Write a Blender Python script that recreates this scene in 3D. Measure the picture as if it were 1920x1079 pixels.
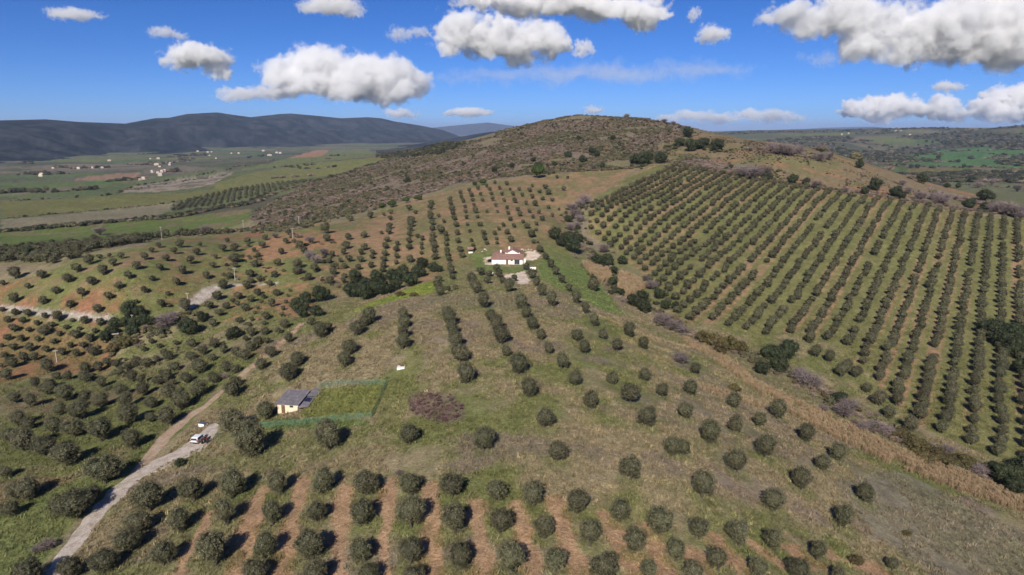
import bpy, math, random
import numpy as np

# ================================================================ render set-up: camera, sky, sun, exposure
for _o in list(bpy.data.objects):
    bpy.data.objects.remove(_o)
scene = bpy.context.scene
COL = scene.collection
rng = np.random.default_rng(11)
random.seed(11)

HORIZON_ROW = 243.0
cam_data = bpy.data.cameras.new("camera")
cam_data.sensor_fit = 'HORIZONTAL'
cam_data.sensor_width = 36.0
cam_data.lens = 36.0 * 1280.0 / 1920.0
cam_data.clip_start = 1.0
cam_data.clip_end = 120000.0
cam = bpy.data.objects.new("camera", cam_data)
COL.objects.link(cam)
cam.location = (0, 0, 75.0)
cam.rotation_euler = (math.pi / 2 - math.atan((539.5 - HORIZON_ROW) / 1280.0), 0, 0)
scene.camera = cam

SUN_ELEV = math.radians(33.5)
SUN_AZ = math.radians(11.6)            # the light travels this far to the right of straight ahead
world = bpy.data.worlds.new("World")
scene.world = world
world.use_nodes = True
wn = world.node_tree
wn.nodes.clear()
w_out = wn.nodes.new("ShaderNodeOutputWorld")
w_bg = wn.nodes.new("ShaderNodeBackground")
w_sky = wn.nodes.new("ShaderNodeTexSky")
w_sky.sky_type = 'NISHITA'
w_sky.sun_disc = False
w_sky.sun_elevation = SUN_ELEV
w_sky.sun_rotation = math.pi + SUN_AZ   # the sun stands behind the camera, a little to the left
w_sky.altitude = 0
w_sky.air_density = 0.43
w_sky.dust_density = 0.5
w_sky.ozone_density = 7.0
w_bg.inputs["Strength"].default_value = 0.1
w_hs = wn.nodes.new("ShaderNodeHueSaturation")
w_hs.inputs["Hue"].default_value = 0.508
w_hs.inputs["Saturation"].default_value = 1.15
wn.links.new(w_sky.outputs[0], w_hs.inputs["Color"])
wn.links.new(w_hs.outputs[0], w_bg.inputs["Color"])
wn.links.new(w_bg.outputs[0], w_out.inputs["Surface"])

sun_data = bpy.data.lights.new("sun", 'SUN')
sun_data.energy = 5.0
sun_data.angle = math.radians(0.5)
sun_data.color = (1.0, 0.93, 0.82)
sun = bpy.data.objects.new("sun", sun_data)
COL.objects.link(sun)
sun.rotation_euler = (math.pi / 2 - SUN_ELEV, 0, -SUN_AZ)

vs = scene.view_settings
vs.view_transform = 'Standard'
vs.look = 'None'
vs.exposure = 0.24
vs.gamma = 1.0
vs.use_curve_mapping = False
scene.render.engine = 'CYCLES'
cy = scene.cycles
cy.use_denoising = True
cy.max_bounces = 8
cy.diffuse_bounces = 3
cy.glossy_bounces = 2
cy.transmission_bounces = 2
cy.transparent_max_bounces = 12
cy.volume_bounces = 7
cy.caustics_reflective = False
cy.caustics_refractive = False
cy.sample_clamp_indirect = 6.0
cy.use_adaptive_sampling = True
cy.adaptive_threshold = 0.02
scene.render.film_transparent = False

# ---------------------------------------------------------------- camera model
CAM_Z = 75.0
PITCH = math.atan((539.5 - 243.0) / 1280.0)
CP, SP = math.cos(PITCH), math.sin(PITCH)

def ray_dir(px, py):
    """Direction through a pixel of the 1920x1079 photograph (x right, y ahead, z up)."""
    px = np.asarray(px, float); py = np.asarray(py, float)
    u = (px - 960.0) / 1280.0; v = (py - 539.5) / 1280.0
    return np.stack([u, CP - v * SP, -(v * CP + SP)], -1)

def to_pixel(x, y, z):
    dz = z - CAM_Z
    d = y * CP - dz * SP
    up = y * SP + dz * CP
    return 960 + 1280 * x / d, 539.5 - 1280 * up / d

# ---------------------------------------------------------------- noise
def _hash(ix, iy, seed):
    h = (ix.astype(np.int64) * 374761393 + iy.astype(np.int64) * 668265263 + seed * 974634777) & 0xFFFFFFFF
    h = ((h ^ (h >> 13)) * 1274126177) & 0xFFFFFFFF
    return ((h ^ (h >> 16)) & 0xFFFF) / 65535.0

def vnoise(x, y, seed=0):
    fx = np.floor(x); fy = np.floor(y)
    tx = x - fx; ty = y - fy
    tx = tx * tx * tx * (tx * (tx * 6 - 15) + 10); ty = ty * ty * ty * (ty * (ty * 6 - 15) + 10)
    ix = fx.astype(np.int64); iy = fy.astype(np.int64)
    a = _hash(ix, iy, seed); b = _hash(ix + 1, iy, seed)
    c = _hash(ix, iy + 1, seed); d = _hash(ix + 1, iy + 1, seed)
    return (a * (1 - tx) + b * tx) * (1 - ty) + (c * (1 - tx) + d * tx) * ty

def fbm(x, y, scale, seed=0, octaves=4, gain=0.5):
    s = 0.0; a = 1.0; t = 0.0; f = 1.0 / scale
    for o in range(octaves):
        s = s + a * vnoise(x * f + 17.3 * o, y * f - 9.1 * o, seed + o); t += a
        a *= gain; f *= 2.03
    return s / t

def sstep(a, b, x):
    t = np.clip((x - a) / (b - a), 0, 1)
    return t * t * (3 - 2 * t)

# ---------------------------------------------------------------- terrain: photo pixel + height above the datum
CTRL = [
 # foreground hill
 (-150,1079,-2),(0,1079,1),(200,1079,4),(400,1079,8),(700,1079,12),(960,1079,14),(1300,1079,12),(1600,1079,3),(1920,1079,-7),(2100,1079,-11),
 (0,900,0),(300,900,4),(600,900,11),(960,900,16),(1300,900,13),(1550,900,4),(1750,930,-5),(1920,960,-10),
 (0,750,-3),(200,750,-2),(400,760,5),(550,760,9),(750,740,15),(960,750,18),(1200,750,14),(1400,760,5),(1520,770,-2),
 (0,650,-2),(200,680,-4),(430,690,6),(600,660,14),(800,640,19),(1000,650,19),(1200,660,13),(1350,690,4),
 (700,590,18),(850,560,20),(1000,555,19),(1150,600,14),(1250,640,5),(1440,715,0),(1640,810,-6),
 # house shoulder and side valley
 (945,500,15.5),(990,530,16),(900,530,16),(1040,490,15),(1130,505,9),(1200,565,4),(1080,410,22),(1100,450,14),(870,480,17),
 # olive slope on the right
 (1250,575,4),(1300,605,3),(1450,630,0),(1550,700,-3),(1650,760,-6),(1800,850,-10),(1920,900,-12),(2100,900,-14),
 (1300,500,12),(1500,550,5),(1700,600,0),(1900,600,-3),(1920,750,-8),(2100,700,-7),
(1120,400,26),
 # ridge above it
 # summit
 (570,345,5),(480,405,-2),(700,320,20),(800,350,25),(650,380,15),
 (900,310,40),(1000,280,55),(1100,280,56),(760,300,24),
 # olive slope in the middle
 (750,400,20),(650,450,16),(600,500,13),(850,450,21),(700,530,10),(700,560,10),(900,400,27),(900,350,33),(1050,350,34),(1050,420,23),
 (480,480,15),(550,430,17),(530,520,11),(800,530,14),
 # left hillside
 (300,455,19),(100,520,14),(0,520,12),(250,520,16),(350,560,8),(100,590,5),(200,620,2),(400,600,4),(500,560,6),(520,620,9),(600,600,12),
 (-150,520,10),(-150,650,-2),
 # beyond it
 (100,470,5),(100,450,0),(250,430,-10),(0,450,-12),(250,410,-15),(0,420,-18),(450,410,-8),(0,380,-28),(300,380,-22),(0,340,-45),(300,340,-38),
 (500,340,-14),(400,375,-18),(0,310,-58),(300,310,-55),(600,300,-18),(680,290,-8),(500,300,-32),(750,295,2),(300,290,-62),(0,300,-62),
 (700,272,-60),(860,267,-60),(-150,340,-48),(-150,420,-20),(-150,300,-62),(380,440,-4),(560,390,2),
 # far right
 (1700,318,-30),(1900,350,-25),(1800,300,-25),(1900,290,-12),(1650,283,-25),
 (2050,300,-20),(2050,360,-20),
]
FAR = [  # near the horizon: pixel and distance ahead
 (1300,400,410),(1500,400,402),(1700,430,385),(1900,405,448),(1230,310,575),(1450,345,474),(1650,372,450),(1550,358,455),(1750,388,448),(1920,500,345),(2100,500,340),(1300,313,540),(1400,335,495),(1500,450,355),(1300,450,365),(1400,400,405),
 (1300,280,625),(1450,290,545),(1560,290,610),(1650,340,505),(1700,345,530),(1850,385,492),(2050,410,480),(1560,330,510),(1380,310,550),
 (1280,243,770),(1450,268,650),(1330,262,690),(1100,212,950),(1000,235,970),(900,258,1120),(830,268,1300),(1100,240,860),(1200,226,870),(1200,260,720),
 (1640,247.5,4600),(1760,240.5,4600),(1840,246,4400),(1920,235,4000),(2050,232,3800),(1420,252,4600),(1500,262,4000),(1600,270,3400),(1800,265,3500),
]
EXTRA = [  # ground hidden behind the crests: x, y, z
 (20,262,15.5),(-95,255,9),(60,1250,60),(250,1100,45),(420,1150,10),(520,1300,-15),(350,1600,-10),(0,1600,20),(-100,2500,-40),(100,3000,-50),
 (500,2300,-40),(1000,1500,-30),(600,760,-2),(480,700,10),(750,700,-10),(900,900,-28),(-300,430,6),(-150,430,8),(-420,520,-8),
 (0,12000,-60),(-4000,12000,-60),(4000,12000,20),(-6000,6000,-60),(7000,7000,60),(9000,12000,40),(2500,6500,70),(1500,6500,40),(0,5000,-60),
 (0,40,12),(60,50,10),(-60,50,6),(-150,80,-3),(150,80,-6),
]
def _ctrl_xyz():
    P = []
    for px, py, z in CTRL:
        d = ray_dir(px, py)
        t = (z - CAM_Z) / d[2]
        if not (0 < t):
            raise ValueError((px, py, z))
        P.append((d[0] * t, d[1] * t, z))
    for px, py, yd in FAR:
        d = ray_dir(px, py); t = yd / d[1]
        P.append((d[0] * t, yd, CAM_Z + d[2] * t))
    return np.array(P + EXTRA, float)
def _warp(x, y):
    r = np.hypot(x, y)
    return np.stack([np.arctan2(x, y) * 1.6, np.log(np.maximum(r, 5.0))], -1)
_C = _ctrl_xyz(); _W = _warp(_C[:, 0], _C[:, 1])
_D = np.sqrt(((_W[:, None] - _W[None]) ** 2).sum(-1) + 0.06 ** 2)
_A = np.linalg.solve(_D - 0.004 * np.eye(len(_C)), _C[:, 2])
def height_raw(x, y):
    x = np.asarray(x, float); y = np.asarray(y, float)
    out = np.empty(x.size); X = x.ravel(); Y = y.ravel()
    for i in range(0, X.size, 40000):
        w = _warp(X[i:i + 40000], Y[i:i + 40000])
        d = np.sqrt((w[:, None, 0] - _W[None, :, 0]) ** 2 + (w[:, None, 1] - _W[None, :, 1]) ** 2 + 0.06 ** 2)
        out[i:i + 40000] = d @ _A
    out = out.reshape(x.shape)
    r = np.hypot(x, y)
    out = out + (fbm(x, y, 26.0, 3, 3) - 0.5) * 1.1 * np.clip(r / 300, 0.5, 1.6)
    return out + (fbm(x, y, 140.0, 8, 3) - 0.5) * 16 * sstep(500, 1200, r)

AZ = np.radians(np.linspace(-64, 64, 861))
LNR = np.concatenate([np.arange(math.log(30), math.log(420), 0.0062), np.arange(math.log(420), math.log(1600), 0.011),
                      np.arange(math.log(1600), math.log(15500), 0.03)])
def grid():
    A, L = np.meshgrid(AZ, LNR)
    R = np.exp(L)
    X = R * np.sin(A); Y = R * np.cos(A)
    return X, Y
GX, GY = grid()
# heights solved on a coarser mesh first, then refined: smooth field, cheap to evaluate
def _solve_grid():
    aa = AZ[::4]; ll = np.arange(LNR[0], LNR[-1] + 0.04, 0.012)
    A, L = np.meshgrid(aa, ll); R = np.exp(L)
    Z = height_raw(R * np.sin(A), R * np.cos(A))
    return aa, ll, Z
_aa, _ll, _Z = _solve_grid()
def height(x, y):
    x = np.asarray(x, float); y = np.asarray(y, float)
    a = (np.arctan2(x, y) - _aa[0]) / (_aa[1] - _aa[0])
    l = (np.log(np.maximum(np.hypot(x, y), 30.0)) - _ll[0]) / 0.012
    a = np.clip(a, 0, len(_aa) - 1.001); l = np.clip(l, 0, len(_ll) - 1.001)
    i = a.astype(int); j = l.astype(int); fa = a - i; fl = l - j
    return (_Z[j, i] * (1 - fa) + _Z[j, i + 1] * fa) * (1 - fl) + (_Z[j + 1, i] * (1 - fa) + _Z[j + 1, i + 1] * fa) * fl

def hit(px, py, lift=0.0):
    """World point on the ground (or LIFT above it) seen at a pixel of the photograph."""
    px = np.atleast_1d(np.asarray(px, float)); py = np.atleast_1d(np.asarray(py, float))
    lift = np.broadcast_to(np.asarray(lift, float), px.shape)
    d = ray_dir(px, py); d = d / np.hypot(d[:, 0], d[:, 1])[:, None]
    ts = np.exp(np.arange(math.log(32), math.log(15000), 0.006))
    best = np.full(px.shape, np.nan)
    for k in range(px.size):
        z = CAM_Z + ts * d[k, 2]
        below = z < height(ts * d[k, 0], ts * d[k, 1]) + lift[k]
        i = int(np.argmax(below))
        if not below[i]:
            continue
        lo, hi = (ts[i - 1] if i else 20.0), ts[i]
        for _ in range(12):
            m = 0.5 * (lo + hi)
            if CAM_Z + m * d[k, 2] < height(m * d[k, 0], m * d[k, 1]) + lift[k]: hi = m
            else: lo = m
        best[k] = hi
    X = best * d[:, 0]; Y = best * d[:, 1]
    ok = ~np.isnan(best)
    Z = np.full(px.shape, np.nan); Z[ok] = height(X[ok], Y[ok])
    return np.stack([X, Y, Z], -1)

# ================================================================ helpers
def to_world(points, lift=0.0):
    p = np.array(points, float)
    return hit(p[:, 0], p[:, 1], lift)

def px_poly(points, dense=10):
    """A closed outline read off the photograph, laid down on the ground: world x, y."""
    pts = []
    n = len(points)
    for i in range(n):
        a = np.array(points[i], float); b = np.array(points[(i + 1) % n], float)
        for t in np.arange(dense) / dense:
            pts.append(a + (b - a) * t)
    w = to_world(pts)
    w = w[~np.isnan(w[:, 0])]
    return w[:, :2]

def px_line(points, dense=12):
    pts = []
    for i in range(len(points) - 1):
        a = np.array(points[i], float); b = np.array(points[i + 1], float)
        for t in np.arange(dense) / dense:
            pts.append(a + (b - a) * t)
    pts.append(np.array(points[-1], float))
    w = to_world(pts)
    return w[~np.isnan(w[:, 0])][:, :2]

def inside(x, y, poly):
    x = np.asarray(x); y = np.asarray(y)
    m = np.zeros(x.shape, bool)
    bb = (x >= poly[:, 0].min()) & (x <= poly[:, 0].max()) & (y >= poly[:, 1].min()) & (y <= poly[:, 1].max())
    xs = x[bb]; ys = y[bb]
    c = np.zeros(xs.shape, bool)
    px, py = poly[:, 0], poly[:, 1]
    j = len(poly) - 1
    for i in range(len(poly)):
        if py[i] != py[j]:
            cross = ((py[i] > ys) != (py[j] > ys)) & (xs < (px[j] - px[i]) * (ys - py[i]) / (py[j] - py[i]) + px[i])
            c ^= cross
        j = i
    m[bb] = c
    return m

def line_dist(x, y, line, reach):
    """Distance to a polyline (inf beyond reach)."""
    d = np.full(np.shape(x), 1e9)
    bb = (x >= line[:, 0].min() - reach) & (x <= line[:, 0].max() + reach) & (y >= line[:, 1].min() - reach) & (y <= line[:, 1].max() + reach)
    xs = x[bb]; ys = y[bb]
    best = np.full(xs.shape, 1e9)
    for i in range(len(line) - 1):
        ax, ay = line[i]; bx, by = line[i + 1]
        dx, dy = bx - ax, by - ay
        L = dx * dx + dy * dy + 1e-9
        t = np.clip(((xs - ax) * dx + (ys - ay) * dy) / L, 0, 1)
        best = np.minimum(best, np.hypot(xs - ax - t * dx, ys - ay - t * dy))
    d[bb] = best
    return d

class MB:
    """Collects faces; build() links them as ONE mesh object."""
    def __init__(self):
        self.v = []; self.f = []; self.m = []
    def add(self, verts, faces, mi=0):
        b = len(self.v)
        self.v += [tuple(map(float, p)) for p in verts]
        for f in faces:
            self.f.append([b + i for i in f]); self.m.append(mi)
        return self
    def box(self, x0, x1, y0, y1, z0, z1, mi=0):
        return self.add([(x0, y0, z0), (x1, y0, z0), (x1, y1, z0), (x0, y1, z0), (x0, y0, z1), (x1, y0, z1), (x1, y1, z1), (x0, y1, z1)],
                        [(0, 3, 2, 1), (4, 5, 6, 7), (0, 1, 5, 4), (1, 2, 6, 5), (2, 3, 7, 6), (3, 0, 4, 7)], mi)
    def slab(self, top, thick, mi=0):
        """A sheet given by its top outline, with a thickness below it."""
        n = len(top)
        bot = [(p[0], p[1], p[2] - thick) for p in top]
        fs = [tuple(range(n)), tuple(range(2 * n - 1, n - 1, -1))]
        for i in range(n):
            j = (i + 1) % n
            fs.append((i, n + i, n + j, j))
        return self.add(list(top) + bot, fs, mi)
    def tube(self, p0, p1, r0, r1, n=8, mi=0, cap=True):
        p0 = np.array(p0, float); p1 = np.array(p1, float)
        d = p1 - p0; d /= np.linalg.norm(d) + 1e-9
        a = np.cross(d, (0, 0, 1) if abs(d[2]) < 0.9 else (1, 0, 0)); a /= np.linalg.norm(a); b = np.cross(d, a)
        vs_ = []
        for c, r in ((p0, r0), (p1, r1)):
            for k in range(n):
                t = 2 * math.pi * k / n
                vs_.append(c + r * (math.cos(t) * a + math.sin(t) * b))
        fs = [(k, (k + 1) % n, n + (k + 1) % n, n + k) for k in range(n)]
        if cap:
            fs += [tuple(range(n - 1, -1, -1)), tuple(range(n, 2 * n))]
        return self.add(vs_, fs, mi)
    def prism(self, outline, y0, y1, mi=0):
        """An (x, z) outline pushed from y0 to y1."""
        n = len(outline)
        vs_ = [(p[0], y0, p[1]) for p in outline] + [(p[0], y1, p[1]) for p in outline]
        fs = [tuple(range(n)), tuple(range(2 * n - 1, n - 1, -1))] + [(i, n + i, n + (i + 1) % n, (i + 1) % n) for i in range(n)]
        return self.add(vs_, fs, mi)
    def mesh(self, name, mats, smooth=False):
        me = bpy.data.meshes.new(name)
        me.from_pydata(self.v, [], self.f)
        for m in (mats if isinstance(mats, (list, tuple)) else [mats]):
            me.materials.append(m)
        me.polygons.foreach_set("material_index", self.m)
        if smooth:
            me.polygons.foreach_set("use_smooth", [True] * len(self.f))
        me.update()
        return me
    def build(self, name, mats, parent=None, smooth=False):
        o = bpy.data.objects.new(name, self.mesh(name, mats, smooth))
        COL.objects.link(o)
        o.parent = parent
        return o

def fast_mesh(name, verts, faces4, mats, tint=None, smooth=False):
    """Many quads (or triangles) at once; TINT is one number per face, stored per corner."""
    verts = np.asarray(verts, np.float32); faces4 = np.asarray(faces4, np.int32)
    k = faces4.shape[1]; n = len(faces4)
    me = bpy.data.meshes.new(name)
    me.vertices.add(len(verts)); me.vertices.foreach_set("co", verts.ravel())
    me.loops.add(n * k); me.loops.foreach_set("vertex_index", faces4.ravel())
    me.polygons.add(n)
    me.polygons.foreach_set("loop_start", np.arange(0, n * k, k, dtype=np.int32))
    me.polygons.foreach_set("loop_total", np.full(n, k, np.int32))
    if smooth:
        me.polygons.foreach_set("use_smooth", np.ones(n, bool))
    me.update(calc_edges=True)
    if tint is not None:
        a = me.attributes.new("tint", 'FLOAT', 'FACE')
        a.data.foreach_set("value", np.asarray(tint, np.float32))
    for m in (mats if isinstance(mats, (list, tuple)) else [mats]):
        me.materials.append(m)
    return me

def empty(name, loc, rz=0.0, label=None, cat=None, group=None):
    o = bpy.data.objects.new(name, None)
    o.empty_display_size = 0.2
    COL.objects.link(o)
    o.location = loc; o.rotation_euler = (0, 0, rz)
    tag(o, label, cat, group)
    return o

def tag(o, label=None, cat=None, group=None, kind=None):
    if label: o["label"] = label
    if cat: o["category"] = cat
    if group: o["group"] = group
    if kind: o["kind"] = kind
    return o

# ================================================================ materials
def new_mat(name):
    m = bpy.data.materials.new(name)
    m.use_nodes = True
    nt = m.node_tree
    return m, nt, nt.nodes["Principled BSDF"]

def plain(name, col, rough=0.7, noise=0.25, scale=3.0, metal=0.0, spec=0.3, bump=0.0):
    m, nt, b = new_mat(name)
    b.inputs["Roughness"].default_value = rough
    b.inputs["Metallic"].default_value = metal
    b.inputs["Specular IOR Level"].default_value = spec
    tc = nt.nodes.new("ShaderNodeTexCoord")
    nz = nt.nodes.new("ShaderNodeTexNoise"); nz.inputs["Scale"].default_value = scale; nz.inputs["Detail"].default_value = 5
    nt.links.new(tc.outputs["Object"], nz.inputs["Vector"])
    rp = nt.nodes.new("ShaderNodeValToRGB")
    rp.color_ramp.elements[0].position = 0.3; rp.color_ramp.elements[1].position = 0.7
    rp.color_ramp.elements[0].color = tuple(c * (1 - noise) for c in col) + (1,)
    rp.color_ramp.elements[1].color = tuple(min(1, c * (1 + noise)) for c in col) + (1,)
    nt.links.new(nz.outputs["Fac"], rp.inputs["Fac"])
    nt.links.new(rp.outputs["Color"], b.inputs["Base Color"])
    if bump:
        bp = nt.nodes.new("ShaderNodeBump"); bp.inputs["Strength"].default_value = bump; bp.inputs["Distance"].default_value = 0.1
        nt.links.new(nz.outputs["Fac"], bp.inputs["Height"]); nt.links.new(bp.outputs["Normal"], b.inputs["Normal"])
    return m

def foliage(name, dark, light, rough=0.6, spread=0.25, translucent=0.15, instancer=False):
    """Leaves: one tone per leaf (face attribute tint), one shift per plant."""
    m, nt, b = new_mat(name)
    b.inputs["Roughness"].default_value = rough
    b.inputs["Specular IOR Level"].default_value = 0.25
    at = nt.nodes.new("ShaderNodeAttribute"); at.attribute_name = "tint"
    rp = nt.nodes.new("ShaderNodeValToRGB")
    rp.color_ramp.elements[0].color = tuple(dark) + (1,); rp.color_ramp.elements[1].color = tuple(light) + (1,)
    nt.links.new(at.outputs["Fac"], rp.inputs["Fac"])
    oi = nt.nodes.new("ShaderNodeObjectInfo")
    mr = nt.nodes.new("ShaderNodeMapRange")
    mr.inputs["To Min"].default_value = 1 - spread; mr.inputs["To Max"].default_value = 1 + spread
    nt.links.new(oi.outputs["Random"], mr.inputs["Value"])
    hs = nt.nodes.new("ShaderNodeHueSaturation")
    nt.links.new(rp.outputs["Color"], hs.inputs["Color"]); nt.links.new(mr.outputs[0], hs.inputs["Value"])
    mh = nt.nodes.new("ShaderNodeMapRange"); mh.inputs["To Min"].default_value = 0.485; mh.inputs["To Max"].default_value = 0.51
    fr = nt.nodes.new("ShaderNodeMath"); fr.operation = 'FRACT'
    mu = nt.nodes.new("ShaderNodeMath"); mu.operation = 'MULTIPLY'; mu.inputs[1].default_value = 7.31
    nt.links.new(oi.outputs["Random"], mu.inputs[0]); nt.links.new(mu.outputs[0], fr.inputs[0]); nt.links.new(fr.outputs[0], mh.inputs["Value"])
    nt.links.new(mh.outputs[0], hs.inputs["Hue"])
    last = hs.outputs["Color"]
    if instancer:
        ia = nt.nodes.new("ShaderNodeAttribute"); ia.attribute_type = 'INSTANCER'; ia.attribute_name = "hue"
        mx = nt.nodes.new("ShaderNodeMix"); mx.data_type = 'RGBA'; mx.blend_type = 'MULTIPLY'; mx.inputs[0].default_value = 1.0
        nt.links.new(last, mx.inputs[6]); nt.links.new(ia.outputs["Color"], mx.inputs[7])
        last = mx.outputs[2]
    nt.links.new(last, b.inputs["Base Color"])
    if translucent:
        tr = nt.nodes.new("ShaderNodeBsdfTranslucent"); nt.links.new(last, tr.inputs["Color"])
        ms = nt.nodes.new("ShaderNodeMixShader"); ms.inputs[0].default_value = translucent
        out = nt.nodes["Material Output"]
        nt.links.new(b.outputs[0], ms.inputs[1]); nt.links.new(tr.outputs[0], ms.inputs[2]); nt.links.new(ms.outputs[0], out.inputs["Surface"])
    return m

M_OLIVE = foliage("olive_leaves", (0.036, 0.037, 0.018), (0.248, 0.234, 0.136), spread=0.20)
M_OAK = foliage("oak_leaves", (0.022, 0.030, 0.013), (0.070, 0.082, 0.038), spread=0.25)
M_RUST = foliage("rust_leaves", (0.062, 0.054, 0.022), (0.185, 0.145, 0.060), spread=0.2)
M_PINE = foliage("pine_needles", (0.035, 0.055, 0.012), (0.095, 0.125, 0.030), spread=0.15)
M_TWIG = foliage("bare_twigs", (0.080, 0.062, 0.056), (0.235, 0.190, 0.178), spread=0.25, translucent=0.0)
M_SCRUB = foliage("scrub_leaves", (0.085, 0.074, 0.054), (0.270, 0.232, 0.185), spread=0.35, instancer=True)
M_REED = foliage("dry_reeds", (0.200, 0.140, 0.078), (0.430, 0.320, 0.190), spread=0.2, translucent=0.1)
M_GRASS = foliage("grass_blades", (0.70, 0.70, 0.70), (1.0, 1.0, 1.0), spread=0.25, translucent=0.1, instancer=True)
M_BARK = plain("bark", (0.085, 0.068, 0.052), 0.9, 0.4, 4.0)
M_WHITE = plain("white_plaster", (0.80, 0.76, 0.70), 0.85, 0.06, 0.8)
M_CREAM = plain("cream_plaster", (0.72, 0.60, 0.44), 0.85, 0.08, 0.9)
M_STONE = plain("pale_stone", (0.50, 0.44, 0.37), 0.9, 0.3, 3.0)
M_WOOD = plain("brown_wood", (0.16, 0.085, 0.045), 0.7, 0.3, 5.0)
M_POLE = plain("weathered_pole", (0.42, 0.39, 0.34), 0.8, 0.15, 2.0)
M_GLASS = plain("window_glass", (0.03, 0.045, 0.055), 0.08, 0.1, 1.0, spec=0.8)
M_DARK = plain("black_rubber", (0.02, 0.02, 0.02), 0.8, 0.2, 6.0)
M_CARW = plain("white_car_paint", (0.80, 0.80, 0.80), 0.3, 0.02, 1.0, spec=0.5)
M_CHROME = plain("grey_metal", (0.35, 0.35, 0.36), 0.35, 0.1, 5.0, metal=0.8)
M_RED = plain("dark_red_paint", (0.11, 0.014, 0.013), 0.5, 0.15, 4.0)
M_LAMP = plain("red_lamp_plastic", (0.35, 0.02, 0.015), 0.3, 0.05, 4.0)
M_LENS = plain("clear_lamp_plastic", (0.7, 0.7, 0.68), 0.2, 0.05, 4.0)
M_BEIGE = plain("beige_awning", (0.66, 0.55, 0.38), 0.8, 0.08, 2.0)
M_SOLAR = plain("solar_glass", (0.018, 0.022, 0.045), 0.15, 0.2, 6.0, spec=0.6)

def tiles(name, c0, c1, course=0.35, pan=0.22):
    """Rows of roof tiles too fine to pick apart: colour per tile and relief, along the roof's own axes."""
    m, nt, b = new_mat(name)
    b.inputs["Roughness"].default_value = 0.85
    tc = nt.nodes.new("ShaderNodeTexCoord")
    br = nt.nodes.new("ShaderNodeTexBrick")
    br.offset = 0.0; br.inputs["Scale"].default_value = 1.0
    br.inputs["Brick Width"].default_value = pan; br.inputs["Row Height"].default_value = course; br.inputs["Mortar Size"].default_value = 0.02
    br.inputs["Color1"].default_value = tuple(c0) + (1,); br.inputs["Color2"].default_value = tuple(c1) + (1,)
    br.inputs["Mortar"].default_value = tuple(c * 0.5 for c in c0) + (1,)
    nt.links.new(tc.outputs["UV"], br.inputs["Vector"])
    nz = nt.nodes.new("ShaderNodeTexNoise"); nz.inputs["Scale"].default_value = 1.3; nz.inputs["Detail"].default_value = 4
    nt.links.new(tc.outputs["Object"], nz.inputs["Vector"])
    mx = nt.nodes.new("ShaderNodeMix"); mx.data_type = 'RGBA'; mx.blend_type = 'OVERLAY'; mx.inputs[0].default_value = 0.55
    nt.links.new(br.outputs["Color"], mx.inputs[6]); nt.links.new(nz.outputs["Fac"], mx.inputs[7])
    nt.links.new(mx.outputs[2], b.inputs["Base Color"])
    bp = nt.nodes.new("ShaderNodeBump"); bp.inputs["Strength"].default_value = 0.6; bp.inputs["Distance"].default_value = 0.05
    nt.links.new(br.outputs["Fac"], bp.inputs["Height"]); bp.invert = True
    nt.links.new(bp.outputs["Normal"], b.inputs["Normal"])
    return m
M_TILE = tiles("red_brown_roof_tiles", (0.29, 0.150, 0.115), (0.41, 0.245, 0.190))
M_GREYROOF = tiles("violet_grey_roof_sheets", (0.150, 0.135, 0.150), (0.205, 0.185, 0.205), course=1.6, pan=0.4)

def planar_uv(o):
    """UVs in metres: u along each face's level direction, v up its slope."""
    me = o.data
    uv = me.uv_layers.new(name="uv")
    for p in me.polygons:
        n = np.array(p.normal)
        u = np.cross((0, 0, 1), n)
        if np.linalg.norm(u) < 1e-4: u = np.array((1.0, 0, 0))
        u /= np.linalg.norm(u); v = np.cross(n, u)
        for li in p.loop_indices:
            c = np.array(me.vertices[me.loops[li].vertex_index].co)
            uv.data[li].uv = (c @ u, c @ v)


# ================================================================ ground: one sheet, coloured by what grows or lies on it
GZ = height(GX, GY)
GR = np.hypot(GX, GY)
DRY = np.array((0.225, 0.185, 0.110)); GREEN = np.array((0.140, 0.148, 0.055)); LUSH = np.array((0.138, 0.146, 0.056))
SOIL = np.array((0.285, 0.168, 0.092)); RED = np.array((0.245, 0.125, 0.070)); TAN = np.array((0.30, 0.225, 0.125)); GRAVEL = np.array((0.40, 0.345, 0.295))
MAUVE = np.array((0.195, 0.152, 0.118)); EARTH = np.array((0.175, 0.138, 0.100)); PALE = np.array((0.66, 0.53, 0.43))

# edges wander a little
wx = (fbm(GX, GY, 6.0, 41, 3) - 0.5) * 3.0 * np.clip(GR / 220, 0.5, 5); wy = (fbm(GX, GY, 6.0, 57, 3) - 0.5) * 3.0 * np.clip(GR / 220, 0.5, 5)
QX, QY = GX + wx, GY + wy
n1 = fbm(GX, GY, 24.0, 5, 5, 0.6)
n2 = fbm(GX, GY, 7.0, 15, 4, 0.6)
n3 = fbm(GX, GY, 1.6, 25, 2)
n4 = fbm(GX * 0.35 + GY * 0.12, GY * 1.1, 16.0, 35, 4)
gcol = np.zeros(GX.shape + (3,))

def mixc(a, b, t):
    return a + (b - a) * t[..., None]

def paint(mask, col, amount=1.0):
    """Lay a colour (or an array of colours) over the ground where MASK says so."""
    m = mask.astype(float) * amount
    np.multiply(gcol, (1 - m)[..., None], out=gcol)
    np.add(gcol, m[..., None] * col, out=gcol)

# open hill: dry straw over green, with mauve stubble
g_amt = sstep(0.40, 0.62, 0.55 * n1 + 0.45 * n2)
hillc = mixc(np.broadcast_to(DRY, gcol.shape), GREEN, g_amt)
hillc = mixc(hillc, MAUVE, 0.75 * sstep(0.52, 0.66, n4 * 0.6 + n2 * 0.4))
gcol[:] = hillc

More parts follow.
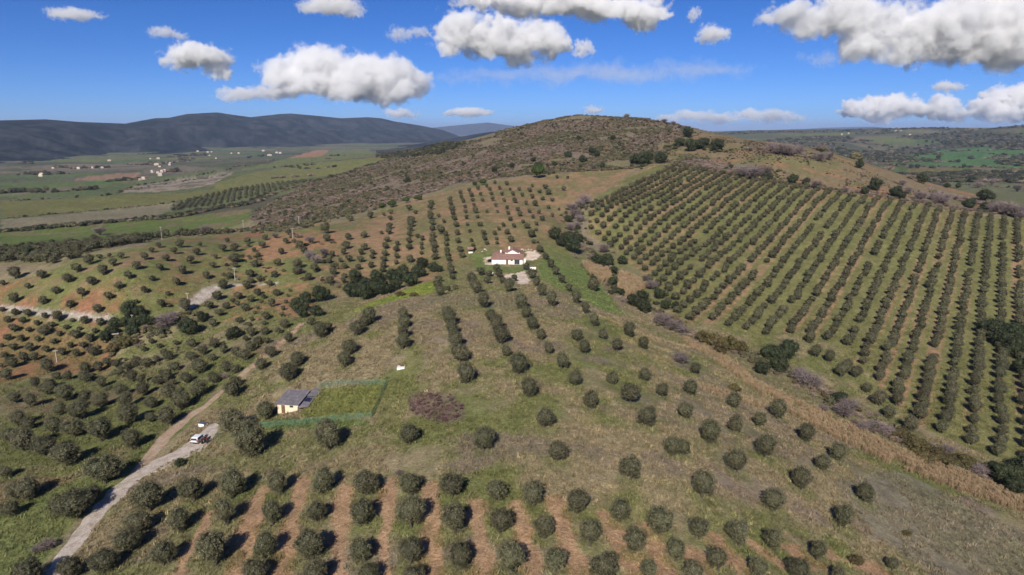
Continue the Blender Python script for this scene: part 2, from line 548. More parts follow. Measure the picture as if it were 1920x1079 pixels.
soilgreen = mixc(np.broadcast_to(SOIL, gcol.shape), GREEN, sstep(0.42, 0.60, 0.6 * n1 + 0.4 * n2))
redgreen = mixc(np.broadcast_to(RED, gcol.shape), GREEN * 0.95, sstep(0.44, 0.58, 0.6 * n1 + 0.4 * n2))
greeny = mixc(np.broadcast_to(LUSH, gcol.shape), DRY * 0.8, sstep(0.50, 0.68, 0.5 * n1 + 0.5 * n2))
scrubc = mixc(np.broadcast_to(EARTH, gcol.shape), np.array((0.17, 0.15, 0.085)), sstep(0.4, 0.65, n1))

# fields of the far plain: a patchwork of long plots
def patchwork(x, y, w, h, ang, seed):
    c, s = math.cos(ang), math.sin(ang)
    a = (x * c + y * s) / w; b = (-x * s + y * c) / h
    ib = np.floor(b); a = a + _hash(ib, ib * 0 + 3, seed) * 5
    ia = np.floor(a)
    k = _hash(ia, ib, seed); k2 = _hash(ia, ib, seed + 9)
    pal = np.array([(0.115, 0.130, 0.060), (0.135, 0.150, 0.055), (0.100, 0.135, 0.050), (0.160, 0.150, 0.085), (0.095, 0.105, 0.060), (0.185, 0.150, 0.100), (0.120, 0.115, 0.075)])
    return pal[np.minimum((k * len(pal)).astype(int), len(pal) - 1)] * (0.68 + 0.26 * k2)[..., None]
far_left = (GR > 640) & (GX < 0.35 * GY - 60)
paint(far_left, patchwork(GX, GY, 420, 170, 0.25, 71) * (0.8 + 0.4 * n1)[..., None])
far_right = (GR > 880) & (GX > 0.30 * GY)
woods = sstep(0.50, 0.56, fbm(GX, GY, 260, 91, 4))
paint(far_right, mixc(patchwork(GX, GY, 300, 200, -0.3, 77), np.array((0.060, 0.062, 0.042)), woods))

FIELDS = [  # pixel outlines, colour
 ([(0,462),(0,436),(120,425),(260,415),(470,392),(468,412),(440,425),(300,444),(130,456)], mixc(np.broadcast_to(np.array((0.125,0.165,0.045)), gcol.shape), np.array((0.19,0.15,0.085)), sstep(0.55, 0.7, n1))),
 ([(0,434),(0,412),(130,402),(260,388),(330,378),(320,395),(270,412),(150,423),(80,430)], np.array((0.215,0.190,0.120))),
 ([(0,410),(0,378),(150,372),(230,366),(340,362),(560,340),(420,362),(340,376),(240,388),(120,402)], mixc(np.broadcast_to(np.array((0.145,0.155,0.050)), gcol.shape), np.array((0.17,0.155,0.06)), n1)),
 ([(0,376),(0,368),(120,358),(190,352),(240,345),(300,350),(220,366),(100,371)], np.array((0.110,0.135,0.055))),
 ([(225,362),(250,350),(330,338),(410,325),(440,322),(420,335),(390,350),(300,360)], mixc(np.broadcast_to(np.array((0.30,0.245,0.185)), gcol.shape), np.array((0.14,0.125,0.09)), sstep(0.48, 0.62, n1))),
 ([(400,345),(470,325),(560,310),(700,295),(780,293),(790,298),(700,312),(640,325),(560,337),(450,352),(400,356)], mixc(np.broadcast_to(np.array((0.150,0.165,0.058)), gcol.shape), np.array((0.19,0.175,0.07)), n1)),
 ([(440,322),(520,302),(590,284),(690,279),(705,292),(560,308)], np.array((0.150,0.165,0.062))),
 ([(540,296),(590,282),(618,281),(606,293),(575,296)], np.array((0.330,0.185,0.105))),
 ([(140,338),(170,330),(230,324),(265,325),(250,337),(180,340)], np.array((0.270,0.175,0.110))),
 ([(150,346),(165,339),(235,337),(210,345)], np.array((0.080,0.160,0.050))),
 ([(270,318),(340,312),(420,316),(330,326),(270,328)], np.array((0.175,0.145,0.105))),
 ([(260,340),(330,328),(420,318),(430,322),(330,338),(280,345)], np.array((0.130,0.150,0.070))),
 ([(0,343),(100,338),(140,340),(150,346),(0,366)], np.array((0.115,0.145,0.050))),
 ([(1660,302),(1700,290),(1790,276),(1850,277),(1920,283),(2000,285),(2000,313),(1920,316),(1800,314),(1680,306)], np.array((0.085,0.165,0.055))),
 ([(1690,318),(1740,316),(1920,317),(2000,318),(2000,346),(1920,343),(1800,338),(1720,334)], mixc(np.broadcast_to(np.array((0.165,0.140,0.048)), gcol.shape), np.array((0.13,0.14,0.05)), sstep(0.4, 0.6, n1))),
 ([(1760,341),(1920,346),(2000,350),(2000,392),(1920,388),(1830,370)], np.array((0.145,0.150,0.078))),
]
for pts, c in FIELDS:
    paint(inside(QX, QY, px_poly(pts, 6)), c * 0.86 * (0.85 + 0.3 * n2)[..., None])

HILL_SCRUB = px_poly([(470,412),(482,395),(570,348),(640,326),(705,306),(720,300),(830,275),(900,263),(1000,241),(1060,224),(1100,219),(1200,230),(1240,246),(1230,300),(1180,318),(1050,325),(930,335),(850,350),(760,375),(700,395),(620,410),(560,430),(500,428)], 6)
paint(inside(QX, QY, HILL_SCRUB) | ((GR > 620) & (GR < 1250) & (GX > -0.28 * GY) & (GX < 0.24 * GY) & (GZ > 28)), scrubc)
BROWN_SLOPE = px_poly([(1235,250),(1300,249),(1450,271),(1560,294),(1700,350),(1860,392),(1920,408),(1740,387),(1620,370),(1440,344),(1300,314),(1232,306)], 6)
ochre = mixc(np.broadcast_to(np.array((0.190, 0.145, 0.085)), gcol.shape), np.array((0.155, 0.140, 0.068)), sstep(0.42, 0.58, n1))
ochre = mixc(ochre, np.array((0.27, 0.150, 0.082)), 0.75 * sstep(0.60, 0.68, n4))
paint(inside(QX, QY, BROWN_SLOPE) | ((GR > 520) & (GR < 900) & (GX > 0.25 * GY) & (GZ > 22)), ochre)

MID_GROVE = px_poly([(615,425),(720,393),(860,352),(1000,331),(1200,312),(1112,372),(1062,420),(1100,462),(1000,480),(870,500),(800,530),(700,525),(600,560),(560,520),(570,450)], 6)
paint(inside(QX, QY, MID_GROVE), mixc(np.broadcast_to(np.array((0.255,0.165,0.095)), gcol.shape), np.array((0.160,0.145,0.066)), sstep(0.40, 0.60, 0.5 * n1 + 0.5 * n2)))
LEFT_HILL = px_poly([(-150,600),(0,588),(200,620),(330,605),(400,545),(440,500),(560,520),(600,560),(580,600),(520,560),(560,430),(470,436),(300,452),(150,490),(0,535),(-150,560)], 6)
up = sstep(6, 17, GZ + 6 * (n1 - 0.5))
paint(inside(QX, QY, LEFT_HILL), mixc(redgreen, mixc(np.broadcast_to(GREEN, gcol.shape), np.array((0.21, 0.15, 0.085)), sstep(0.5, 0.66, n2)), up))
paint(inside(QX, QY, px_poly([(440,540),(460,470),(540,430),(620,415),(640,470),(590,500),(560,560),(600,600),(480,600),(400,600)], 6)), soilgreen)
paint(inside(QX, QY, px_poly([(-150,596),(0,592),(180,628),(230,645),(200,700),(100,700),(0,722),(-150,725)], 6)), mixc(redgreen, RED, 0.5 * np.ones(GX.shape)))
LEFT_SLOPE = px_poly([(-200,1100),(60,1079),(120,1010),(290,855),(420,735),(470,690),(500,640),(430,640),(300,690),(180,705),(0,720),(-200,720)], 6)
paint(inside(QX, QY, LEFT_SLOPE), mixc(greeny, np.array((0.19, 0.14, 0.085)), 0.7 * sstep(0.56, 0.68, n4)))
paint(inside(QX, QY, px_poly([(-150,1079),(0,960),(90,920),(180,880),(230,880),(150,970),(60,1079)], 6)), mixc(np.broadcast_to(np.array((0.128,0.155,0.055)), gcol.shape), GREEN, n2))

VIVID = np.array((0.175, 0.215, 0.040))
for pts, c, a in [
    ([(640,592),(700,566),(780,537),(815,525),(826,545),(760,560),(690,580),(650,602)], VIVID, 0.95),
    ([(1035,468),(1090,490),(1130,540),(1172,592),(1130,582),(1060,547),(1010,522),(1008,500)], np.array((0.125,0.165,0.050)), 0.9),
    ([(880,478),(915,472),(925,500),(985,502),(985,512),(930,512),(890,505)], np.array((0.125,0.160,0.050)), 0.9),
    ([(1008,470),(1030,455),(1060,470),(1100,500),(1060,500)], np.array((0.150,0.160,0.060)), 0.8),
    # the fenced lawn and the greener ground about it
    ([(585,730),(720,718),(700,782),(560,782)], np.array((0.145,0.155,0.045)), 0.9),
    ([(430,800),(520,785),(640,785),(700,790),(690,800),(560,805),(470,800)], np.array((0.105,0.145,0.045)), 0.8),
    ([(722,720),(780,640),(800,650),(770,760),(740,800),(705,790)], np.array((0.150,0.155,0.055)), 0.7),
    # stubble and straw on the right flank
    ([(1180,610),(1240,640),(1280,680),(1230,680),(1160,640)], np.array((0.260,0.215,0.105)), 0.6),
    ([(1090,770),(1330,700),(1480,790),(1560,880),(1380,840),(1250,790)], MAUVE * 1.0, 0.4),
    ([(1560,900),(1680,880),(1920,1000),(1920,1079),(1750,1079),(1640,1000)], np.array((0.180,0.160,0.115)), 0.7),
    ([(1780,930),(1830,935),(1880,965),(1840,968)], MAUVE, 0.8),
    ([(640,590),(760,560),(900,545),(1060,548),(1150,590),(1060,600),(900,575),(760,590),(660,640)], MAUVE * 1.12, 0.5),
    ([(768,742),(800,734),(845,736),(872,760),(868,790),(835,796),(790,786),(765,768)], np.array((0.13,0.092,0.080)), 0.55),
    ([(965,632),(985,632),(1002,645),(985,648)], TAN, 0.8),
    # ground beside the reeds
    ([(1230,620),(1330,660),(1450,730),(1600,800),(1920,930),(1920,900),(1700,800),(1560,730),(1450,660),(1320,630)], np.array((0.165,0.145,0.080)), 0.9),
]:
    paint(inside(QX, QY, px_poly(pts, 8)), c, a)

# tilled strips between the foreground rows
STRIPS = [([(730,905),(717,1079)],30),([(807,915),(807,1079)],36),([(893,945),(903,1079)],34),([(973,945),(1000,1079)],34),([(1040,945),(1080,1053),(1092,1079)],34),
 ([(1135,968),(1190,1053),(1205,1079)],36),([(1220,990),(1252,1079)],30),([(566,905),(547,973),(524,1079)],30),([(490,915),(453,1037),(440,1079)],32),([(393,960),(343,1053),(335,1079)],26),
 ([(645,915),(635,1079)],34),([(1340,1010),(1385,1060)],34),([(1410,1018),(1465,1058)],34),([(1560,1042),(1640,1066)],30),([(1290,1035),(1322,1065)],30),([(1480,1030),(1540,1060)],28),
 ([(300,960),(270,1000)],16)]
for pts, w in STRIPS:
    ln = px_line(pts, 10)
    half = w * 0.5 * 0.098
    d = line_dist(GX, GY, ln, half * 3) + (n2 - 0.5) * 3.4 + (n3 - 0.5) * 1.2
    paint(sstep(half * 1.35, half * 0.75, d) , mixc(np.broadcast_to(SOIL, gcol.shape), np.array((0.33,0.220,0.140)), n2), 0.92)

# rows of the right-hand grove
ROW_A0, ROW_AS, ROW_B0, ROW_BS = 127.7, 8.13, 295.0, 8.5      # x at y=300 and y=550 of row k
def row_coord(x, y):
    t = (y - 300.0) / 250.0
    return (x - (ROW_A0 + (ROW_B0 - ROW_A0) * t)) / (ROW_AS + (ROW_BS - ROW_AS) * t)
RIGHT_GROVE_PX = [(1106,440),(1180,492),(1215,525),(1250,575),(1290,606),(1345,606),(1420,632),(1500,626),(1565,650),(1600,690),(1640,706),(1700,790),(1780,822),(1920,880),(2080,940),(2080,435),(1920,418),(1850,407),(1740,387),(1620,370),(1500,352),(1440,344),(1400,336),(1300,314),(1232,307),(1200,318),(1150,347),(1115,372),(1098,420)]
RIGHT_GROVE = px_poly(RIGHT_GROVE_PX, 5)
rc = row_coord(GX, GY); gap = np.floor(rc); mid = 1 - np.abs(rc - gap - 0.5) * 2
bare = sstep(0.42, 0.58, 0.45 * _hash(gap, gap * 0 + 5, 19) + 0.55 * fbm(gap * 31.7, GY * 0.5, 22.0, 61, 3) + 0.12 * (n2 - 0.5))
lower = sstep(430, 250, GY)
bare = np.clip(bare * (0.75 + 0.25 * lower) + 0.10 * lower, 0, 1) * sstep(0.15, 0.55, mid + 0.3 * (n3 - 0.5))
grove = mixc(np.broadcast_to(np.array((0.150, 0.148, 0.060)), gcol.shape) * (0.8 + 0.4 * n2)[..., None], np.array((0.275, 0.175, 0.105)), bare)
paint(inside(QX, QY, RIGHT_GROVE), grove)

# tracks, yards
for pts, w, c in [
    ([(1120,590),(1200,625),(1290,650)], 2.5, TAN),
    ([(0,577),(60,584),(120,590),(205,598)], 3.0, GRAVEL * 0.9),
    ([(470,690),(520,650),(565,608)], 2.6, np.array((0.34,0.235,0.165))),
    ([(350,575),(375,560),(392,545),(405,540)], 5.0, GRAVEL),
    ([(405,538),(430,536),(480,533),(520,532)], 1.6, GRAVEL),
    ([(300,600),(350,578)], 2.0, TAN),
    ([(960,560),(1000,545),(1060,548)], 1.5, TAN * 0.7),
]:
    ln = px_line(pts, 10)
    d = line_dist(GX, GY, ln, w * 2) + (n2 - 0.5) * 1.6
    paint(sstep(w * 0.75, w * 0.4, d), c * (0.85 + 0.3 * n3)[..., None] if c is not None else c, 0.95)
for pts, c in [([(985,472),(1012,470),(1014,482),(1000,489),(985,487)], PALE), ([(968,512),(985,508),(990,532),(975,534),(950,524),(945,516)], PALE), ([(905,486),(912,484),(924,497),(912,498)], PALE * 0.8)]:
    paint(inside(QX, QY, px_poly(pts, 6)), c, 0.9)

gcol *= (0.78 + 0.46 * n3)[..., None]
np.clip(gcol, 0.02, 0.8, out=gcol)

# flat pads so that buildings and vehicles stand level
def ground_mesh():
    nr, na = GX.shape
    co = np.stack([GX, GY, GZ], -1).reshape(-1, 3)
    idx = np.arange(nr * na).reshape(nr, na)
    f = np.stack([idx[:-1, :-1], idx[:-1, 1:], idx[1:, 1:], idx[1:, :-1]], -1).reshape(-1, 4)
    me = fast_mesh("ground", co, f, M_GROUND, smooth=True)
    a = me.color_attributes.new("Col", 'FLOAT_COLOR', 'POINT')
    c4 = np.ones((nr * na, 4), np.float32); c4[:, :3] = gcol.reshape(-1, 3)
    a.data.foreach_set("color", c4.ravel())
    return me

def ground_material():
    m, nt, b = new_mat("ground")
    b.inputs["Roughness"].default_value = 0.95
    b.inputs["Specular IOR Level"].default_value = 0.1
    at = nt.nodes.new("ShaderNodeAttribute"); at.attribute_name = "Col"
    tc = nt.nodes.new("ShaderNodeTexCoord")
    last = at.outputs["Color"]
    hs = []
    for sc, lo, hi in ((1.7, 0.70, 1.30), (0.35, 0.82, 1.18), (4.5, 0.66, 1.36)):
        nz = nt.nodes.new("ShaderNodeTexNoise"); nz.inputs["Scale"].default_value = sc; nz.inputs["Detail"].default_value = 3; nz.inputs["Roughness"].default_value = 0.65
        nt.links.new(tc.outputs["Object"], nz.inputs["Vector"])
        mr = nt.nodes.new("ShaderNodeMapRange"); mr.inputs["From Min"].default_value = 0.3; mr.inputs["From Max"].default_value = 0.7
        mr.inputs["To Min"].default_value = lo; mr.inputs["To Max"].default_value = hi
        nt.links.new(nz.outputs["Fac"], mr.inputs["Value"])
        mx = nt.nodes.new("ShaderNodeMix"); mx.data_type = 'RGBA'; mx.blend_type = 'MULTIPLY'; mx.inputs[0].default_value = 1.0
        nt.links.new(last, mx.inputs[6]); nt.links.new(mr.outputs[0], mx.inputs[7])
        last = mx.outputs[2]; hs.append(nz)
    nt.links.new(last, b.inputs["Base Color"])
    bp = nt.nodes.new("ShaderNodeBump"); bp.inputs["Strength"].default_value = 0.7; bp.inputs["Distance"].default_value = 0.35
    nt.links.new(hs[0].outputs["Fac"], bp.inputs["Height"]); nt.links.new(bp.outputs["Normal"], b.inputs["Normal"])
    return m
M_GROUND = ground_material()
def finish_ground():
    global ground
    ground = bpy.data.objects.new("ground", ground_mesh())
    COL.objects.link(ground)
    tag(ground, "rolling farmland ground of dry grass, tilled red soil and fields", "ground", kind="structure")

# ---------------------------------------------------------------- gravel road and dirt track, laid just above the ground
def road_sheet(name, left, right, mat, label, lift=0.05, n=60, cols=7):
    """A strip between two pixel edges, following the ground."""
    def resample(pts):
        p = to_world(pts)[:, :2]
        s = np.concatenate([[0], np.cumsum(np.hypot(*np.diff(p, axis=0).T))]); t = np.linspace(0, s[-1], n)
        return np.stack([np.interp(t, s, p[:, 0]), np.interp(t, s, p[:, 1])], -1)
    a = resample(left); b = resample(right)
    jl = (vnoise(a[:, 0] / 2.5, a[:, 1] / 2.5, 5) - 0.5) * 0.9; jr = (vnoise(b[:, 0] / 2.5, b[:, 1] / 2.5, 9) - 0.5) * 0.9
    d = b - a; d /= np.linalg.norm(d, axis=1)[:, None]
    a = a + d * jl[:, None]; b = b + d * jr[:, None]
    vs_ = []
    for i in range(n):
        for k in range(cols):
            p = a[i] + (b[i] - a[i]) * k / (cols - 1)
            e = lift if 0 < k < cols - 1 else 0.01
            vs_.append((p[0], p[1], float(height(p[0], p[1])) + e))
    fs = [(i * cols + k, i * cols + k + 1, (i + 1) * cols + k + 1, (i + 1) * cols + k) for i in range(n - 1) for k in range(cols - 1)]
    me = fast_mesh(name, vs_, fs, mat, smooth=True)
    o = bpy.data.objects.new(name, me); COL.objects.link(o)
    return tag(o, label, "road", kind="structure")
def gravel_mat(name, c0, c1, c2):
    m, nt, b = new_mat(name)
    b.inputs["Roughness"].default_value = 0.95; b.inputs["Specular IOR Level"].default_value = 0.1
    tc = nt.nodes.new("ShaderNodeTexCoord")
    nz = nt.nodes.new("ShaderNodeTexNoise"); nz.inputs["Scale"].default_value = 0.55; nz.inputs["Detail"].default_value = 6; nz.inputs["Roughness"].default_value = 0.7
    nf = nt.nodes.new("ShaderNodeTexNoise"); nf.inputs["Scale"].default_value = 4.0; nf.inputs["Detail"].default_value = 4
    nt.links.new(tc.outputs["Object"], nz.inputs["Vector"]); nt.links.new(tc.outputs["Object"], nf.inputs["Vector"])
    rp = nt.nodes.new("ShaderNodeValToRGB"); cr = rp.color_ramp
    cr.elements[0].position = 0.32; cr.elements[0].color = tuple(c0) + (1,)
    cr.elements[1].position = 0.68; cr.elements[1].color = tuple(c2) + (1,)
    e = cr.elements.new(0.5); e.color = tuple(c1) + (1,)
    nt.links.new(nz.outputs["Fac"], rp.inputs["Fac"])
    mr = nt.nodes.new("ShaderNodeMapRange"); mr.inputs["From Min"].default_value = 0.3; mr.inputs["From Max"].default_value = 0.7; mr.inputs["To Min"].default_value = 0.75; mr.inputs["To Max"].default_value = 1.25
    nt.links.new(nf.outputs["Fac"], mr.inputs["Value"])
    mx = nt.nodes.new("ShaderNodeMix"); mx.data_type = 'RGBA'; mx.blend_type = 'MULTIPLY'; mx.inputs[0].default_value = 1.0
    nt.links.new(rp.outputs["Color"], mx.inputs[6]); nt.links.new(mr.outputs[0], mx.inputs[7])
    nt.links.new(mx.outputs[2], b.inputs["Base Color"])
    bp = nt.nodes.new("ShaderNodeBump"); bp.inputs["Strength"].default_value = 0.5; bp.inputs["Distance"].default_value = 0.1
    nt.links.new(nf.outputs["Fac"], bp.inputs["Height"]); nt.links.new(bp.outputs["Normal"], b.inputs["Normal"])
    return m
M_GRAVEL = gravel_mat("gravel", (0.28, 0.225, 0.180), (0.41, 0.350, 0.300), (0.50, 0.445, 0.395))
M_DIRT = gravel_mat("track_dirt", (0.23, 0.165, 0.105), (0.34, 0.245, 0.175), (0.40, 0.315, 0.245))
road_sheet("gravel_road", [(85,1079),(100,1047),(133,1007),(173,953),(213,913),(240,893),(262,876),(285,865),(310,855),(335,842),(360,825),(378,810),(392,796),(402,793)],
           [(118,1079),(133,1040),(160,1013),(180,987),(202,957),(233,932),(245,915),(268,895),(300,883),(325,868),(352,858),(383,843),(400,825),(410,797)],
           M_GRAVEL, "pale gravel road forking up to the parked white car")
road_sheet("dirt_track", [(240,894),(263,864),(283,840),(310,806),(333,787),(358,773),(383,760),(412,733),(440,708),(462,690)],
           [(282,868),(300,845),(322,820),(346,797),(365,781),(392,761),(418,738),(445,714),(470,694)],
           M_DIRT, "brown dirt track branching off the gravel road towards the valley", lift=0.08)

# ================================================================ plants
def leaf_cards(centers, normals, size, aspect, r):
    """A small rhombic leaf clump at each centre, facing roughly along its normal."""
    n = len(centers)
    nrm = normals + r.normal(0, 0.55, (n, 3)); nrm /= np.linalg.norm(nrm, axis=1)[:, None]
    t = np.cross(nrm, r.normal(0, 1, (n, 3))); t /= np.linalg.norm(t, axis=1)[:, None] + 1e-9
    b = np.cross(nrm, t)
    s = size * r.uniform(0.6, 1.35, n)
    tt = t * s[:, None]; bb = b * (s * aspect)[:, None]
    bend = nrm * (s * 0.22)[:, None]
    v = np.stack([centers - tt - bend, centers - bb * 0.9, centers + tt - bend, centers + bb], 1).reshape(-1, 3)
    f = np.arange(4 * n).reshape(n, 4)
    return v, f

def ico(sub=1):
    t = (1 + 5 ** 0.5) / 2
    v = [(-1,t,0),(1,t,0),(-1,-t,0),(1,-t,0),(0,-1,t),(0,1,t),(0,-1,-t),(0,1,-t),(t,0,-1),(t,0,1),(-t,0,-1),(-t,0,1)]
    f = [(0,11,5),(0,5,1),(0,1,7),(0,7,10),(0,10,11),(1,5,9),(5,11,4),(11,10,2),(10,7,6),(7,1,8),(3,9,4),(3,4,2),(3,2,6),(3,6,8),(3,8,9),(4,9,5),(2,4,11),(6,2,10),(8,6,7),(9,8,1)]
    v = [np.array(p, float) / np.linalg.norm(p) for p in v]
    for _ in range(sub):
        cache = {}; nf = []
        def mid(i, j):
            k = (min(i, j), max(i, j))
            if k not in cache:
                p = v[i] + v[j]; v.append(p / np.linalg.norm(p)); cache[k] = len(v) - 1
            return cache[k]
        for a, b, c in f:
            x, y, z = mid(a, b), mid(b, c), mid(c, a)
            nf += [(a, x, z), (b, y, x), (c, z, y), (x, y, z)]
        f = nf
    return np.array(v), np.array(f)
ICO_V, ICO_F = ico(1)

def crown_mesh(name, mat, seed, leaves=2200, lobes=16, wide=1.0, tall=0.78, base=0.16, size=0.034, aspect=0.55, lump=0.24, gaps=0.0, lift_top=0.0, near=False):
    """A crown of unit width: lobes of leaf clumps round a dark, broken inner mass."""
    r = np.random.default_rng(seed)
    cz = base + tall / 2
    cents = []; rad = []
    for i in range(lobes):
        d = r.normal(0, 1, 3); d /= np.linalg.norm(d)
        k = r.uniform(0.30, 0.66) if not near else r.uniform(0.40, 0.74)
        cents.append((d[0] * wide / 2 * k * 1.05, d[1] * wide / 2 * k * 1.05, cz + d[2] * tall / 2 * k * 1.0 + lift_top * (1 - d[0] ** 2)))
        rad.append(r.uniform(0.75, 1.25) * lump)
    cents = np.array(cents); rad = np.array(rad)
    pick = r.choice(lobes, leaves, p=rad ** 2 / (rad ** 2).sum())
    d = r.normal(0, 1, (leaves, 3)); d /= np.linalg.norm(d, axis=1)[:, None]
    shell = rad[pick] * (0.62 + 0.44 * np.sqrt(r.uniform(0, 1, leaves))) * (1 + (0.22 if near else 0.16) * r.normal(0, 1, leaves))
    c = cents[pick] + d * shell[:, None]
    c[:, 2] = np.maximum(c[:, 2], base * 0.55 + 0.03 * r.uniform(0, 1, leaves))
    v, f = leaf_cards(c, d, size, aspect, r)
    clump = r.uniform(0, 1, lobes)
    tint = np.clip(0.30 * clump[pick] + 0.55 * r.uniform(0, 1, leaves) + 0.12, 0, 1)
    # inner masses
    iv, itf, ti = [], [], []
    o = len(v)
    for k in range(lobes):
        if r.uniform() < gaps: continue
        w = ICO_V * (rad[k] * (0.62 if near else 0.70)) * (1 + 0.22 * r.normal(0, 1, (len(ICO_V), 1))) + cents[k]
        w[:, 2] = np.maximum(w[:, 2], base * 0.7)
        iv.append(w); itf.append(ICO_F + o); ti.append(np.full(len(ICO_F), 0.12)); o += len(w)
    V = np.concatenate([v] + iv); T = np.concatenate(itf)
    F = np.concatenate([f, np.stack([T[:, 0], T[:, 1], T[:, 2], T[:, 2]], 1)])
    # triangles as their own polygons
    me = bpy.data.meshes.new(name)
    nq, ntri = len(f), len(T)
    me.vertices.add(len(V)); me.vertices.foreach_set("co", V.astype(np.float32).ravel())
    loops = np.concatenate([f.ravel(), T.ravel()]).astype(np.int32)
    me.loops.add(len(loops)); me.loops.foreach_set("vertex_index", loops)
    me.polygons.add(nq + ntri)
    me.polygons.foreach_set("loop_start", np.concatenate([np.arange(nq) * 4, nq * 4 + np.arange(ntri) * 3]).astype(np.int32))
    me.polygons.foreach_set("loop_total", np.concatenate([np.full(nq, 4), np.full(ntri, 3)]).astype(np.int32))
    me.update(calc_edges=True)
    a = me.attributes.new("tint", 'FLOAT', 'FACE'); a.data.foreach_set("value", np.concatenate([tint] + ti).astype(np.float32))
    me.materials.append(mat)
    return me

def olive_crown(name, mat, seed, leaves, tall, base, size, bumps=30):
    """A rounded crown of unit width: one leafy body with shallow billows, dark grooves and a ragged skin."""
    r = np.random.default_rng(seed)
    D = r.normal(0, 1, (bumps, 3)); D /= np.linalg.norm(D, axis=1)[:, None]
    wd = r.uniform(0.32, 0.62, bumps); am = r.uniform(0.05, 0.19, bumps)
    big = r.normal(0, 1, (5, 3)); big /= np.linalg.norm(big, axis=1)[:, None]
    def radius(d):
        c = np.clip(d @ D.T, -1, 1); a = np.arccos(c) / wd[None]
        b = am[None] * np.sqrt(np.clip(1 - a * a, 0, None))
        lop = (d @ big.T).clip(0, 1) ** 2 @ r_big
        return 0.335 + b.max(1) + lop
    r_big = r.uniform(-0.10, 0.07, 5)
    sites = max(120, leaves // 12)
    sd = r.normal(0, 1, (sites, 3)); sd /= np.linalg.norm(sd, axis=1)[:, None]
    sr = radius(sd) * (1.0 - 0.16 * r.uniform(0, 1, sites) ** 1.5 + 0.055 * r.normal(0, 1, sites))
    stint = r.uniform(0, 1, sites)
    stretch = np.array((1.0, 1.0, tall))
    pick = r.integers(0, sites, leaves)
    c = (sd[pick] * sr[pick][:, None] + r.normal(0, 0.026, (leaves, 3))) * stretch
    d = sd[pick]
    c[:, 2] += base + 0.5 * tall
    c[:, 2] = np.where(c[:, 2] < base, base + 0.10 * r.uniform(-0.5, 1, leaves), c[:, 2])
    v, f = leaf_cards(c, d * 0.8, size, 0.42, r)
    tint = np.clip(0.50 * stint[pick] + 0.50 * r.uniform(0, 1, leaves) ** 1.3, 0, 1)
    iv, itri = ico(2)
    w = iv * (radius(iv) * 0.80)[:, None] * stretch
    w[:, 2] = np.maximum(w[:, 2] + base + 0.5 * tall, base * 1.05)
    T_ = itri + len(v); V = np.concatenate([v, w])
    me = bpy.data.meshes.new(name)
    nq, ntri = len(f), len(T_)
    me.vertices.add(len(V)); me.vertices.foreach_set("co", V.astype(np.float32).ravel())
    loops = np.concatenate([f.ravel(), T_.ravel()]).astype(np.int32)
    me.loops.add(len(loops)); me.loops.foreach_set("vertex_index", loops)
    me.polygons.add(nq + ntri)
    me.polygons.foreach_set("loop_start", np.concatenate([np.arange(nq) * 4, nq * 4 + np.arange(ntri) * 3]).astype(np.int32))
    me.polygons.foreach_set("loop_total", np.concatenate([np.full(nq, 4), np.full(ntri, 3)]).astype(np.int32))
    me.update(calc_edges=True)
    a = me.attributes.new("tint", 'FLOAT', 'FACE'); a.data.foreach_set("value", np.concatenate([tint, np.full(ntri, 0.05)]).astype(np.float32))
    me.materials.append(mat)
    return me

def trunk_mesh(name, seed, r0=0.055, h=0.42, limbs=4, spread=0.24, mat=None):
    r = np.random.default_rng(seed)
    mb = MB()
    bend = r.normal(0, 0.025, 2)
    p1 = (bend[0], bend[1], h * 0.45)
    mb.tube((0, 0, -0.06), (0, 0, 0.02), r0 * 1.5, r0 * 1.1, 7)
    mb.tube((0, 0, 0.02), p1, r0 * 1.1, r0 * 0.85, 7)
    for k in range(limbs):
        a = 2 * math.pi * (k + r.uniform(-0.25, 0.25)) / limbs
        q = (p1[0] + spread * 0.55 * math.cos(a), p1[1] + spread * 0.55 * math.sin(a), h * r.uniform(0.8, 1.0))
        mb.tube(p1, q, r0 * 0.55, r0 * 0.35, 5)
        mb.tube(q, (q[0] + spread * 0.5 * math.cos(a + 0.4), q[1] + spread * 0.5 * math.sin(a + 0.4), q[2] + r.uniform(0.14, 0.28)), r0 * 0.35, r0 * 0.14, 4)
    return mb.mesh(name, mat or M_BARK)

